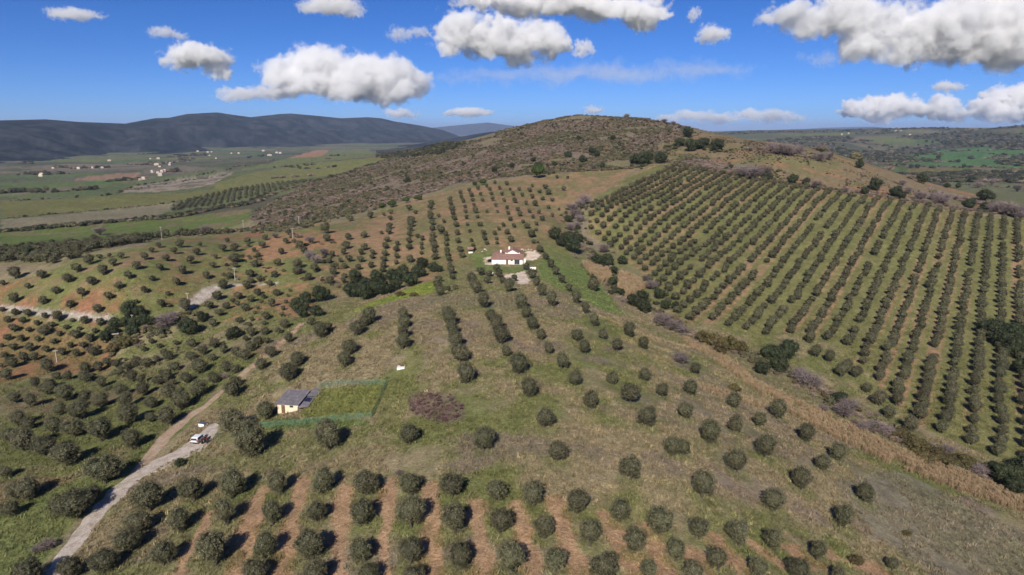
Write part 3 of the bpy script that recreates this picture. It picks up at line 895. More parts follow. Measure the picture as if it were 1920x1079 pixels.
def twig_mesh(name, mat, seed, twigs=900, wide=1.0, tall=0.8, thick=0.006, trunk=True):
    """A leafless crown: limbs that fork into sprays of thin twigs."""
    r = np.random.default_rng(seed)
    V, F, T = [], [], []
    def strip(p, q, w0, w1, t):
        d = q - p; s = np.cross(d, r.normal(0, 1, 3)); s /= np.linalg.norm(s) + 1e-9
        o = len(V)
        V.extend([p - s * w0, p + s * w0, q + s * w1, q - s * w1]); F.append((o, o + 1, o + 2, o + 3)); T.append(t)
    stems = []
    ns = 7 if trunk else 14
    for k in range(ns):
        a = 2 * math.pi * k / ns + r.uniform(-0.3, 0.3)
        root = np.array((0.02 * math.cos(a), 0.02 * math.sin(a), 0.0)) if trunk else np.array((r.normal(0, 0.14), r.normal(0, 0.14), 0.0))
        e = np.array((math.cos(a) * r.uniform(0.10, 0.34) * wide, math.sin(a) * r.uniform(0.10, 0.34) * wide, tall * r.uniform(0.45, 0.75)))
        strip(root, e, thick * 3.2, thick * 1.6, 0.1); strip(root, e, thick * 3.2, thick * 1.6, 0.1)
        stems.append((root, e))
    for i in range(twigs):
        root, e = stems[r.integers(len(stems))]
        p = root + (e - root) * r.uniform(0.35, 1.0)
        d = r.normal(0, 1, 3); d[2] = abs(d[2]) * 0.7 + 0.15; d /= np.linalg.norm(d)
        q = p + d * r.uniform(0.10, 0.30) * np.array((wide, wide, tall))
        strip(p, q, thick, thick * 0.5, r.uniform(0.25, 1.0))
        q2 = q + (d + r.normal(0, 0.6, 3)) * 0.09
        strip(q, q2, thick * 0.6, thick * 0.3, r.uniform(0.4, 1.0))
    return fast_mesh(name, np.array(V), np.array(F), mat, tint=T)

NV = 9
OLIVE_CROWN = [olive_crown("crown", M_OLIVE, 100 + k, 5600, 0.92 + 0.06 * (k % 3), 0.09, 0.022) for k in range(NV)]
OLIVE_TRUNK = [trunk_mesh("trunk", 200 + k, 0.045, 0.40, 4) for k in range(NV)]
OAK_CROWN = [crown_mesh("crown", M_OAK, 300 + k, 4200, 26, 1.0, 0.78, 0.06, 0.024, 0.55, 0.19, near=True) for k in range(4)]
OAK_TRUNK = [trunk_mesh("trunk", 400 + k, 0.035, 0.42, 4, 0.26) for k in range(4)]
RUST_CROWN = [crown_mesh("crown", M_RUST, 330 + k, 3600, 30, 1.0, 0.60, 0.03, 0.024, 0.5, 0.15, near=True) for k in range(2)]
PINE_CROWN = [crown_mesh("crown", M_PINE, 350, 2600, 18, 1.0, 0.55, 0.22, 0.026, 0.6, 0.22)]
BARE_CROWN = [twig_mesh("branches", M_TWIG, 500 + k, 1100, 1.0, 0.72, 0.0065) for k in range(4)]
BUSH_BARE = [twig_mesh("branches", M_TWIG, 520 + k, 1000, 1.0, 0.62, 0.008, trunk=False) for k in range(3)]
BARE_TRUNK = [trunk_mesh("trunk", 540 + k, 0.030, 0.34, 4, 0.25) for k in range(2)]

def depth_of(P):
    return P[:, 1] * CP - (P[:, 2] - CAM_Z) * SP

def place(items, lift=0.50, wmin=2.0, wmax=9.0):
    """Pixel crown centres and widths -> ground points and crown widths in metres."""
    a = np.array([(t[0], t[1], t[2]) for t in items], float)
    P = hit(a[:, 0], a[:, 1], 1.0 if lift < 0.3 else 2.2)
    bad = np.isnan(P[:, 0])
    if bad.any(): P[bad] = (0.0, -50.0, 0.0)
    W = np.clip(a[:, 2] * depth_of(P) / 1280.0, wmin, wmax)
    P = hit(a[:, 0], a[:, 1], lift * W)
    P[bad] = np.nan
    W = np.clip(a[:, 2] * np.nan_to_num(depth_of(P), nan=100.0) / 1280.0, wmin, wmax)
    return P, W

def crop(ox, oy, s, rows):
    return [(ox + r_[0] / s, oy + r_[1] / s, (r_[2] if len(r_) > 2 else 62) / s) for r_ in rows]

OL = []
# hill crest, open grass and the tilled rows
OL += [(277,927,70),(360,918,53),(433,907,60),(517,905,50),(603,902,53),(335,975,50),(257,977,55),(420,963,50),(510,962,50),(590,957,50),(192,1046,62),(240,1012,55),(303,1035,58),
 (400,1026,76),(493,1025,52),(582,1017,70),(130,1062,52),(50,1068,66),(477,1072,48),(590,1078,52),
 (437,788,58),(497,768,42),(467,828,66),(615,817,58),
 (767,813,45),(907,822,52),(1020,780,47),(992,728,37),(1110,750,39),(1183,737,43),(1213,780,44),(1242,730,29),(1045,845,44),(1183,878,49),(1260,840,34),(1282,838,36),(1286,767,36),
 (687,903,55),(768,908,46),(847,908,54),(930,917,50),(998,928,50),(1083,940,50),(1162,955,50),(1238,977,57),
 (678,960,54),(770,963,60),(853,970,66),(938,978,52),(1023,987,50),(1107,1003,48),(1190,1017,48),(1267,1032,46),
 (678,1030,57),(770,1033,57),(862,1042,62),(957,1047,66),(1042,1050,53),(1133,1057,74),(1218,1072,47),(688,1078,54),(775,1079,52),
 (1295,727,30),(1377,750,32),(1383,793,40),(1425,787,32),(1460,770,35),(1513,812,36),(1332,812,43),(1438,838,45),(1383,865,48),(1573,848,36),(1543,865,37),(1502,895,45),(1317,910,52),
 (1452,937,46),(1623,923,42),(1585,970,46),(1312,993,43),(1387,1002,52),(1452,1013,46),(1533,1032,41),(1347,1050,46),(1423,1062,46),(1497,1067,48),(1675,1057,30),(1300,1077,42),(1570,1077,35),
 (905,562,32),(977,567,28),(987,585,26),(998,605,28),(1015,627,24),(1030,653,27),(1053,678,32),(1078,708,32),(920,590,25),(930,607,33),(940,628,38),(950,657,27),(972,683,40),
 (838,585,28),(842,598,31),(848,617,28),(853,637,36),(862,663,38),(873,702,38),(755,590,27),(757,603,28),(757,622,31),(755,640,33),(693,593,30),(683,602,25),(668,615,32),(655,650,35),(645,675,32),
 (1033,562,27),(1018,543,26),(1080,558,25),(1098,578,23),(1113,600,26),(1082,627,28),(1097,652,28),(1133,625,25),(1157,647,26),(1180,620,26),(1207,643,25),(1150,707,31),(1210,703,26),
 (955,535,26),(892,537,28),(885,523,22),(913,523,20),(917,510,18),(902,508,18),(932,502,19),(935,513,16),(942,524,17),(965,520,16),(987,498,18),(998,513,20),(1007,527,21),
 (1042,507,19),(1053,522,19),(1067,540,17),(1033,493,19),(1023,480,16),(1012,467,15),(1112,535,22),(1305,690,26)]
# slope left of the road
OL += [(193,877,70),(123,847,56),(187,803,53),(245,820,50),(50,913,52),(30,918,40),(173,922,38),(17,950,42),(10,880,36),(80,833,46),(40,823,50),(137,800,45),(97,795,40),(50,790,33),(32,782,36),(13,812,34),
 (147,765,46),(110,765,30),(240,775,45),(310,780,42),(283,780,26),(233,748,36),(283,753,28),(337,750,42),(187,747,36),(157,745,30),(55,750,30),(120,735,36),(227,728,32),(267,728,32),(315,730,36),(370,727,40),(437,727,40),(25,742,30),(87,727,30)]
L1 = crop(0, 540, 5.99, [(20,235,80),(165,265,100),(305,270,125),(500,305,85),(650,310,150),(80,350,95),(250,365,85),(155,435,130),(320,465,80),(410,385,85),(490,465,150),(580,405,90),(740,430,85),(665,505,85),(840,510,130),(890,455,60),
 (950,350,120),(1120,380,110),(810,355,70),(85,550,95),(240,560,100),(420,570,80),(600,590,100),(1060,480,80),(1010,550,120),(790,635,90),(940,640,100),(150,655,110),(330,655,130),(515,685,90),(690,705,120),(850,725,110),(1040,700,150),
 (15,640,70),(50,745,120),(265,770,130),(380,770,110),(130,830,150),(520,860,200),(15,870,50),(60,960,170),(630,980,110),(745,965,140),(940,985,170),(960,890,150),(1100,880,130),(1300,840,120),(400,1055,150),(560,1060,120),(1140,1045,150),
 (1330,930,150),(1420,870,130),(1530,820,140),(1640,830,140),(1480,980,160),(1580,1010,140),(1780,1020,150),(1880,970,110),(1200,820,110),(1610,680,90),(1700,590,90),(1790,650,70),(1840,720,110),(1760,790,100)])
L3 = crop(300, 540, 5.99, [(640,75,130),(275,185,160),(1310,45,110),(1160,95,70),(1140,155,60),(1250,165,110),(1435,80,50),(1460,25,50),(1415,150,50),(1380,225,60),(1370,290,75),(955,215,115),(1065,270,60),(1095,220,40),(660,265,120),(745,190,110),
 (555,190,110),(890,350,110),(1030,350,60),(1190,310,110),(1005,410,70),(1170,390,70),(590,390,100),(1395,395,140),(1325,465,120),(1690,375,120),(1440,555,140),(1240,700,180),(1130,840,180),(1800,490,180),(1890,440,120),(1540,785,210),(1440,940,230),
 (1020,110,110),(870,170,70),(880,80,110),(815,135,70),(1095,40,100),(1030,490,120),(1100,590,120),(1200,580,110),(1020,650,140),(940,740,170),(860,720,130),(710,680,130),(610,620,130),(480,690,150),(340,750,150),(90,740,170),(160,880,130),
 (440,870,200),(580,770,120),(740,880,150),(840,900,130),(290,1000,160),(60,1000,140),(600,1000,160),(850,1040,170),(130,1060,110),(180,605,90),(700,620,60),(1180,480,110),(960,560,90),(350,620,110)])
L2 = crop(0, 420, 5.99, [(30,655,80),(310,690,90),(615,725,140),(915,760,125),(1220,805,110),(155,830,120),(475,850,120),(780,890,130),(1095,950,110),(1810,890,110),(460,555,130),(755,595,140),(1030,630,130),(1330,685,110),(1615,725,110),(1885,775,70),
 (860,490,120),(1155,515,125),(1440,560,125),(1700,600,90),(1525,450,130),(1795,475,105),(1265,425,110),(1620,350,110),(1865,370,100),(1000,400,120),(1775,225,90),(1700,290,70),(1360,355,80),(1225,350,60),(1120,365,70),(165,555,130),(1525,865,70)])
L4 = crop(300, 400, 5.647, [(210,315,100),(145,390,85),(390,400,95),(425,325,60),(315,490,100),(235,595,105),(170,715,105),(590,455,60),(555,540,90),(490,650,95),(735,655,90),(795,545,70),(790,460,140),(790,360,100),(660,360,100),(710,285,60),(925,285,80),(935,335,50),
 (1085,330,85),(1110,250,75),(995,380,60),(1040,430,70),(1280,395,90),(1245,515,95),(1010,525,100),(955,635,100),(1210,630,95),(960,705,90),(1050,690,80),(670,755,110),(915,760,100),(1160,740,80),(1330,280,90),(1360,190,80),(1745,145,140),(1765,255,90),(1450,595,120),
 (1570,660,110),(1460,520,140),(1520,380,90),(1480,330,80),(1640,580,100),(1800,700,100),(1830,610,90),(1790,490,80),(1840,545,80)])
C1 = crop(600, 320, 4.496, [(250,395,70),(425,370,70),(595,345,50),(590,395,55),(537,365,40),(750,310,60),(805,345,50),(235,550,75),(370,530,80),(55,560,75),(220,625,75),(195,680,65),(245,735,75),(375,640,70),(345,685,60),(340,740,75),(430,795,60),(320,805,70),(445,685,60),(440,720,55),
 (585,460,70),(580,510,60),(517,520,40),(565,570,75),(550,630,70),(545,685,80),(535,740,70),(530,790,80),(525,830,70),(650,610,55),(640,660,60),(645,715,60),(640,770,50),(765,405,85),(765,445,70),(760,485,65),(755,530,65),(750,585,65),(750,640,65),(760,740,80),(820,545,55),(860,570,50),
 (855,610,45),(855,650,45),(855,690,45),(935,265,60),(930,305,60),(930,350,60),(935,385,70),(945,435,60),(945,480,65),(950,540,70),(950,580,70),(965,620,75),(965,670,60),(970,720,70),(1000,375,45),(1020,490,95),(1045,425,40),(1060,535,50),(1065,570,55),(1065,615,50),(1070,660,50),
 (1075,700,60),(1085,740,65),(1095,790,70),(1105,840,75),(1115,890,65),(1095,235,50),(1100,270,50),(1110,310,65),(1120,355,55),(1130,395,55),(1145,450,60),(70,750,70),(100,700,60),(130,790,75),(110,850,70),(205,880,60),(205,800,60),(80,920,75),(195,925,60),(170,750,50),
 (1000,905,80),(990,960,90),(1015,1010,100),(1080,990,70),(1140,980,60)])
C2 = crop(820, 310, 6.347, [(275,315),(285,370),(305,420),(330,485),(335,545),(345,615),(355,695),(385,775),(405,885),(425,940),(435,985),(145,395),(155,445),(175,505,85),(185,560),(200,620),(225,700),(238,795,85),(245,890,85),(270,990,95),(295,1060,90),
 (380,295),(405,350),(420,405),(435,465),(455,530,85),(478,605),(510,690,85),(550,800,75),(560,860,80),(588,920),(480,265),(515,340),(537,405),(590,540),(585,240),(620,275),(640,330),(660,395),(695,470),(715,545,45),(740,265),(768,335),(795,410),(830,495),(840,560),(870,635),
 (910,715),(830,785,90),(875,875,95),(683,800,70),(705,865,60),(710,920,50),(785,700,70),(730,750,60),(825,210),(865,280,50),(900,335),(920,410,85),(955,520),(985,575,75),(1020,665),(1070,720,80),(1120,815,105),(1175,760,50),(1145,905,65),(1195,910,40),(1215,990,85),
 (975,275),(1010,345),(1055,445),(1095,540),(1140,610,55),(1180,690,65),(1100,295),(1130,245,45),(1130,370),(1165,450,80),(1210,550),(1245,625,75),(1215,305,65),(1255,385,70),(1285,250,80),(1325,315,80),(1370,400,70),(1320,495,55),(1370,590,60),(1450,520,45),(1505,265,80),
 (1425,135,55),(1550,140,50),(1325,85,60),(1380,85,40),(100,815,60),(110,870,75),(110,935,70),(110,1000,65),(120,1055,75),(685,200,55)])
RX = [(1626,727,22),(1650,746,33),(1670,770,33),(1707,796,35),(1589,683,24),(1578,695,27),(1606,697,26),(1520,630,28),(1530,658,25),(1558,668,26),(1556,753,18)]
ALL = OL + L1 + L2 + L3 + L4 + C1 + C2 + RX
P_, W_ = place(ALL, wmin=1.8, wmax=7.6)
trees = [(p[0], p[1], p[2], w, t[0], t[1]) for p, w, t in zip(P_, W_, ALL) if not np.isnan(p[0])]

# the straight rows on the right-hand slope
taken = np.array([(t[0], t[1]) for t in trees])
ROWTAG = {}
GAPS = [(1632,492),(1655,456),(1706,401),(1722,521),(1418,504),(1214,391),(1324,448)]
gapw = to_world(GAPS)[:, :2]
for k in range(-19, 18):
    y = 150.0 + rng.uniform(0, 4)
    while y < 800:
        t = (y - 300) / 250.0
        x = (ROW_A0 + ROW_AS * k) * (1 - t) + (ROW_B0 + ROW_BS * k) * t
        dxdy = ((ROW_B0 + ROW_BS * k) - (ROW_A0 + ROW_AS * k)) / 250.0
        y += 6.9 / math.hypot(1, dxdy) * rng.uniform(0.9, 1.1) * (1.0 if y < 420 else 0.95)
        xx = x + rng.normal(0, 0.35)
        if not inside(np.array([xx]), np.array([y]), RIGHT_GROVE)[0]: continue
        if np.min(np.hypot(taken[:, 0] - xx, taken[:, 1] - y)) < 4.5: continue
        if np.min(np.hypot(gapw[:, 0] - xx, gapw[:, 1] - y)) < 5.0 or rng.uniform() < 0.025: continue
        z = float(height(xx, y))
        u_, v_ = to_pixel(xx, y, z + 2)
        if u_ < -60 or u_ > 2000: continue
        ROWTAG[(round(xx, 3), round(y, 3))] = k
        trees.append((xx, y, z, rng.uniform(3.6, 4.6), u_, v_))

# grove behind the left hillside and the young grove on the plain
def scatter_in(poly, step, jitter, ang=0.0):
    c, s = math.cos(ang), math.sin(ang)
    m = poly.mean(0); R_ = np.hypot(*(poly - m).T).max()
    g = np.arange(-R_, R_, step)
    A, B = np.meshgrid(g, g)
    x = m[0] + A * c - B * s + rng.normal(0, jitter, A.shape); y = m[1] + A * s + B * c + rng.normal(0, jitter, A.shape)
    x = x.ravel(); y = y.ravel(); k = inside(x, y, poly)
    return x[k], y[k]
GROVE_L = px_poly([(-60,500),(0,492),(70,500),(140,488),(175,472),(250,458),(290,452),(240,455),(180,462),(100,468),(0,476),(-60,480)], 5)
GROVE_L2 = px_poly([(-60,492),(70,482),(170,468),(280,450),(330,444),(420,440),(450,436),(330,440),(160,456),(60,468),(-60,478)], 5)
for poly, st, ji, lo, hi in ((GROVE_L2, 6.0, 1.2, 3.5, 6.0), (GROVE_L, 6.0, 1.3, 3.5, 6.0)):
    xs, ys = scatter_in(poly, st, ji, 0.4)
    for x, y in zip(xs, ys):
        if np.min(np.hypot(taken[:, 0] - x, taken[:, 1] - y)) < 4: continue
        trees.append((x, y, float(height(x, y)), rng.uniform(lo, hi), *to_pixel(x, y, float(height(x, y)) + 2)))
YOUNG = px_poly([(322,398),(350,392),(390,388),(440,378),(480,368),(520,358),(565,348),(575,340),(520,344),(450,354),(400,364),(350,376),(325,388)], 6)
xs, ys = scatter_in(YOUNG, 7.4, 0.6, 0.35)
for x, y in zip(xs, ys):
    trees.append((x, y, float(height(x, y)), rng.uniform(3.8, 4.8), *to_pixel(x, y, float(height(x, y)) + 2)))

T = np.array(trees)
T[:, 3] *= np.where(T[:, 0] < 1e9, 1.0, 1.0)
dep = depth_of(T[:, :3]); wpx = T[:, 3] * 1280 / dep
offs = (T[:, 4] < -30) | (T[:, 4] > 1950) | (T[:, 5] > 1105)
wpx[offs] = 0
order = np.argsort(-wpx)
MAIN, REST = order[:300], order[300:]

NTH = ["", "first", "second", "third", "fourth", "fifth", "sixth", "seventh", "eighth", "ninth", "tenth", "eleventh", "twelfth", "thirteenth", "fourteenth", "fifteenth", "sixteenth", "seventeenth", "eighteenth"]
NAMED = {}
def name_line(points, text, group):
    for n_, p_ in enumerate(points): NAMED[p_] = (text.format(NTH[n_ + 1]), group)
TIL = "olive trees along the tilled strips"; HIL = "olive trees on the open hill"
name_line([(277,927),(360,918),(433,907),(517,905),(603,902),(687,903),(768,908),(847,908),(930,917),(998,928),(1083,940),(1162,955),(1238,977),(1312,993),(1387,1002),(1452,1013),(1533,1032)], "{} olive from the gravel road in the upper row along the tilled strips", TIL)
name_line([(257,977),(335,975),(420,963),(510,962),(590,957),(678,960),(770,963),(853,970),(938,978),(1023,987),(1107,1003),(1190,1017),(1267,1032),(1347,1050),(1423,1062),(1497,1067),(1570,1077)], "{} olive from the gravel road in the middle row along the tilled strips", TIL)
name_line([(192,1046),(240,1012),(303,1035),(400,1026),(493,1025),(582,1017),(678,1030),(770,1033),(862,1042),(957,1047),(1042,1050),(1133,1057),(1218,1072),(1300,1077)], "{} olive from the gravel road in the lower row along the tilled strips", TIL)
name_line([(755,590),(757,603),(757,622),(755,640)], "{} olive from the farmhouse end of the short column above the white well cover", HIL)
name_line([(838,585),(842,598),(848,617),(853,637),(862,663),(873,702)], "{} olive from the farmhouse end of the first column past the well cover", HIL)
name_line([(905,562),(920,590),(930,607),(940,628),(950,657),(972,683),(992,728),(1020,780),(1045,845)], "{} olive from the farmhouse end of the second column past the well cover", HIL)
name_line([(977,567),(987,585),(998,605),(1015,627),(1030,653),(1053,678),(1078,708),(1110,750)], "{} olive from the farmhouse end of the third column past the well cover", HIL)
name_line([(1018,543),(1033,562),(1082,627),(1097,652),(1150,707),(1183,737),(1213,780)], "{} olive from the farmhouse end of the fourth column past the well cover", HIL)
name_line([(1080,558),(1098,578),(1113,600),(1133,625),(1157,647),(1210,703),(1242,730),(1286,767),(1332,812),(1383,865)], "{} olive from the farmhouse end of the fifth column past the well cover", HIL)
name_line([(1180,620),(1207,643),(1305,690),(1295,727),(1377,750),(1383,793),(1438,838),(1502,895)], "{} olive from the farmhouse end of the column closest to the reed belt", HIL)
name_line([(1425,787),(1460,770),(1513,812),(1573,848),(1543,865),(1623,923),(1585,970)], "{} olive downhill along the grassy edge beside the long reed belt", HIL)
name_line([(907,822),(1183,878),(1260,840),(1282,838),(1317,910),(1452,937)], "{} scattered olive from the bramble patch on the grass above the tilled strips", HIL)
name_line([(693,593),(683,602),(668,615),(655,650),(645,675)], "{} olive downhill in the loose line between well cover and dirt track", HIL)
ORDER_IN_ROW = {}
for k in set(ROWTAG.values()):
    for n_, key in enumerate(sorted((q for q in ROWTAG if ROWTAG[q] == k), key=lambda q: q[1])): ORDER_IN_ROW[key] = n_ + 1

def olive_label(px, py, x, y):
    for (ax, ay), v in NAMED.items():
        if abs(ax - px) < 0.6 and abs(ay - py) < 0.6: return v
    if abs(px - 497) < 8 and abs(py - 768) < 8: return "olive tree standing against the cream wall of the grey-roofed shed", None
    if abs(px - 437) < 8 and abs(py - 788) < 8: return "large olive tree between the gravel parking place and the shed", None
    if abs(px - 467) < 8 and abs(py - 828) < 8: return "broad olive tree on the grass just below the fenced shed", None
    if abs(px - 615) < 8 and abs(py - 817) < 8: return "wide olive tree alone on the grass below the netted lawn", None
    if abs(px - 767) < 8 and abs(py - 813) < 8: return "olive tree nearest to the patch of mauve brambles", None
    key = (round(x, 3), round(y, 3))
    if key in ROWTAG:
        k = ROWTAG[key]; n_ = ORDER_IN_ROW[key]
        where = f"{NTH[k + 1]} row beyond the dark oak clump" if k >= 0 else f"{NTH[-k]} row housewards of the dark oak clump"
        nn = NTH[n_] if n_ < len(NTH) else f"{n_}th"
        return f"{nn} olive from the ditch in the {where}", "olive trees in straight rows across the ditch"
    if px > 1100 and py < 820 and row_inside(px, py): return "olive tree standing loose at the ditch end of the straight rows", "loose olives at the ditch end of the rows"
    if py > 880 and 215 < px < 1700: return "olive tree at the lowest visible edge of the tilled strips", "olive trees at the lowest tilled edge"
    if px < 560 and py > 690 and px < 560 - (py - 600) * 0.95 + 110: return "olive tree on the green slope on the far side of the road and track", "olive trees on the green slope across the road"
    if px < 560 and py <= 690 and px < 330: return "olive tree on reddish soil in the dip beside the dark evergreen thicket", "olive trees on the reddish soil"
    if px < 640: return "olive tree along the dirt track that leads down into the valley", "olive trees along the dirt track"
    if py < 552: return "olive tree in the garden around the white farmhouse", "olive trees around the farmhouse"
    return "stray olive tree on the open hill outside the columns", "stray olives on the open hill"
_grove_px = np.array(RIGHT_GROVE_PX, float)
def row_inside(px, py):
    return bool(inside(np.array([float(px)]), np.array([float(py)]), _grove_px)[0])

for q, i in enumerate(MAIN):
    x, y, z, w, px, py = T[i]
    lab, grp = olive_label(px, py, x, y)
    e = empty("olive_tree", (x, y, z), rng.uniform(0, 6.28), lab, "tree", grp or "olive trees beside the shed")
    k = int(rng.integers(NV))
    s = w * rng.uniform(0.90, 1.01)
    hz = rng.uniform(0.92, 1.12) * (0.84 if px < 560 - (py - 600) * 0.95 + 110 and px < 560 else 1.0)
    e.scale = (s * rng.uniform(0.93, 1.07), s * rng.uniform(0.93, 1.07), s * hz)
    for nm, src in (("trunk", OLIVE_TRUNK[k]), ("crown", OLIVE_CROWN[k])):
        o = bpy.data.objects.new(nm, src); COL.objects.link(o); o.parent = e

# greener, damper grass grows round the foot of each tree; then the sheet is finished
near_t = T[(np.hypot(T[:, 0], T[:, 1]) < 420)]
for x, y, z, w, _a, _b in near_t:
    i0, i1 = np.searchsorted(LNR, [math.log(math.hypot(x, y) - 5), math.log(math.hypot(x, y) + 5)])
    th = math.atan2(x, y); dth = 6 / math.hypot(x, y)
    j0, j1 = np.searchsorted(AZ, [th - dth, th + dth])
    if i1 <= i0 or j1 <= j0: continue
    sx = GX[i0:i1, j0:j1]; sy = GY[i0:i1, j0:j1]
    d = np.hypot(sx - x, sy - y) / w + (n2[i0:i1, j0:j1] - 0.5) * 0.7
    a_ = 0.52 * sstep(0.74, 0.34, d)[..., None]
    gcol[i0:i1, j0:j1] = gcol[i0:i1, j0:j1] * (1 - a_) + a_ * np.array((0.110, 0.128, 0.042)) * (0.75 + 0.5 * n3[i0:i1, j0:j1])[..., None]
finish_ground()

# ---------------------------------------------------------------- masses nobody could count: points that carry copies of a few plants
def source_collection(name, meshes):
    c = bpy.data.collections.new(name)
    for k, m in enumerate(meshes):
        o = bpy.data.objects.new(f"{name}_{k:02d}", m)
        c.objects.link(o)
    return c

def mass(name, label, cat, pts, scale, idx, collection, hue=None, tilt=None):
    n = len(pts)
    me = bpy.data.meshes.new(name)
    me.vertices.add(n); me.vertices.foreach_set("co", np.asarray(pts, np.float32).ravel())
    def attr(nm, ty, key, val):
        a = me.attributes.new(nm, ty, 'POINT'); a.data.foreach_set(key, np.asarray(val).ravel())
    attr("scl", 'FLOAT_VECTOR', "vector", np.asarray(scale, np.float32))
    rot = np.zeros((n, 3), np.float32); rot[:, 2] = rng.uniform(0, 6.28, n)
    if tilt is not None: rot[:, 0] = rng.normal(0, tilt, n); rot[:, 1] = rng.normal(0, tilt, n)
    attr("rot", 'FLOAT_VECTOR', "vector", rot)
    attr("idx", 'INT', "value", np.asarray(idx, np.int32))
    if hue is None: hue = np.ones((n, 3))
    h4 = np.ones((n, 4), np.float32); h4[:, :3] = hue
    attr("hue", 'FLOAT_COLOR', "color", h4)
    o = bpy.data.objects.new(name, me); COL.objects.link(o)
    ng = bpy.data.node_groups.new(name, 'GeometryNodeTree')
    ng.interface.new_socket("Geometry", in_out='INPUT', socket_type='NodeSocketGeometry')
    ng.interface.new_socket("Geometry", in_out='OUTPUT', socket_type='NodeSocketGeometry')
    N = ng.nodes.new
    gi = N("NodeGroupInput"); go = N("NodeGroupOutput"); m2p = N("GeometryNodeMeshToPoints"); iop = N("GeometryNodeInstanceOnPoints"); ci = N("GeometryNodeCollectionInfo")
    ci.inputs["Collection"].default_value = collection
    ci.inputs["Separate Children"].default_value = True; ci.inputs["Reset Children"].default_value = True
    iop.inputs["Pick Instance"].default_value = True
    L = ng.links.new
    L(gi.outputs[0], m2p.inputs[0]); L(m2p.outputs[0], iop.inputs["Points"]); L(ci.outputs[0], iop.inputs["Instance"])
    for nm, ty, sock in (("scl", 'FLOAT_VECTOR', "Scale"), ("rot", 'FLOAT_VECTOR', "Rotation"), ("idx", 'INT', "Instance Index")):
        na = N("GeometryNodeInputNamedAttribute"); na.data_type = ty; na.inputs["Name"].default_value = nm
        L(na.outputs[0], iop.inputs[sock])
    L(iop.outputs[0], go.inputs[0])
    md = o.modifiers.new("copies", 'NODES'); md.node_group = ng
    return tag(o, label, cat, kind="stuff")

# one mesh per far olive: trunk and crown joined
def joined(name, meshes):
    V, L_, S, Tt, Ti, mi, o, lo = [], [], [], [], [], [], 0, 0
    mats = []
    for m in meshes:
        v = np.empty(len(m.vertices) * 3, np.float32); m.vertices.foreach_get("co", v); v = v.reshape(-1, 3)
        l = np.empty(len(m.loops), np.int32); m.loops.foreach_get("vertex_index", l)
        t = np.empty(len(m.polygons), np.int32); m.polygons.foreach_get("loop_total", t)
        s = np.empty(len(m.polygons), np.int32); m.polygons.foreach_get("loop_start", s)
        ti = np.full(len(t), 0.3, np.float32)
        if "tint" in m.attributes: m.attributes["tint"].data.foreach_get("value", ti)
        V.append(v); L_.append(l + o); S.append(s + lo); Tt.append(t); Ti.append(ti); mi.append(np.full(len(t), len(mats), np.int32))
        mats.append(m.materials[0]); o += len(v); lo += len(l)
    me = bpy.data.meshes.new(name)
    V = np.concatenate(V); L_ = np.concatenate(L_); S = np.concatenate(S); Tt = np.concatenate(Tt)
    me.vertices.add(len(V)); me.vertices.foreach_set("co", V.ravel())
    me.loops.add(len(L_)); me.loops.foreach_set("vertex_index", L_)
    me.polygons.add(len(S)); me.polygons.foreach_set("loop_start", S); me.polygons.foreach_set("loop_total", Tt)
    me.update(calc_edges=True)
    a = me.attributes.new("tint", 'FLOAT', 'FACE'); a.data.foreach_set("value", np.concatenate(Ti))
    for m in mats: me.materials.append(m)
    me.polygons.foreach_set("material_index", np.concatenate(mi))
    return me
FAR_OLIVE = [olive_crown("far_olive", M_OLIVE, 600 + k, 1900, 0.90, 0.08, 0.036, 24) for k in range(5)]
olive_src = source_collection("olive_source", [joined("olive", [FAR_OLIVE[k], OLIVE_TRUNK[k]]) for k in range(5)])
RT = T[REST]
sc = RT[:, 3:4] * rng.uniform(0.92, 1.1, (len(RT), 1)) * np.stack([rng.uniform(0.92, 1.08, len(RT)), rng.uniform(0.92, 1.08, len(RT)), rng.uniform(0.85, 1.08, len(RT))], -1)
mass("olive_grove", "smaller, more distant olive trees in rows and groves on the hillsides", "olive grove", RT[:, :3], sc, rng.integers(0, 5, len(RT)), olive_src)

def plant(kind, items, crowns, trunks, label, group, lift=0.35, wmin=1.0, wmax=16.0, flat=1.0, cat="tree"):
    P, W = place(items, lift * flat, wmin, wmax)
    for p, w in zip(P, W):
        if np.isnan(p[0]): continue
        e = empty(kind, tuple(p), rng.uniform(0, 6.28), label, cat, group)
        k = int(rng.integers(1000))
        e.scale = (w * rng.uniform(0.9, 1.1), w * rng.uniform(0.9, 1.1), w * flat * rng.uniform(0.9, 1.15))
        o = bpy.data.objects.new("crown" if crowns[0].name.startswith("crown") else "branches", crowns[k % len(crowns)]); COL.objects.link(o); o.parent = e
        if trunks:
            o = bpy.data.objects.new("trunk", trunks[k % len(trunks)]); COL.objects.link(o); o.parent = e

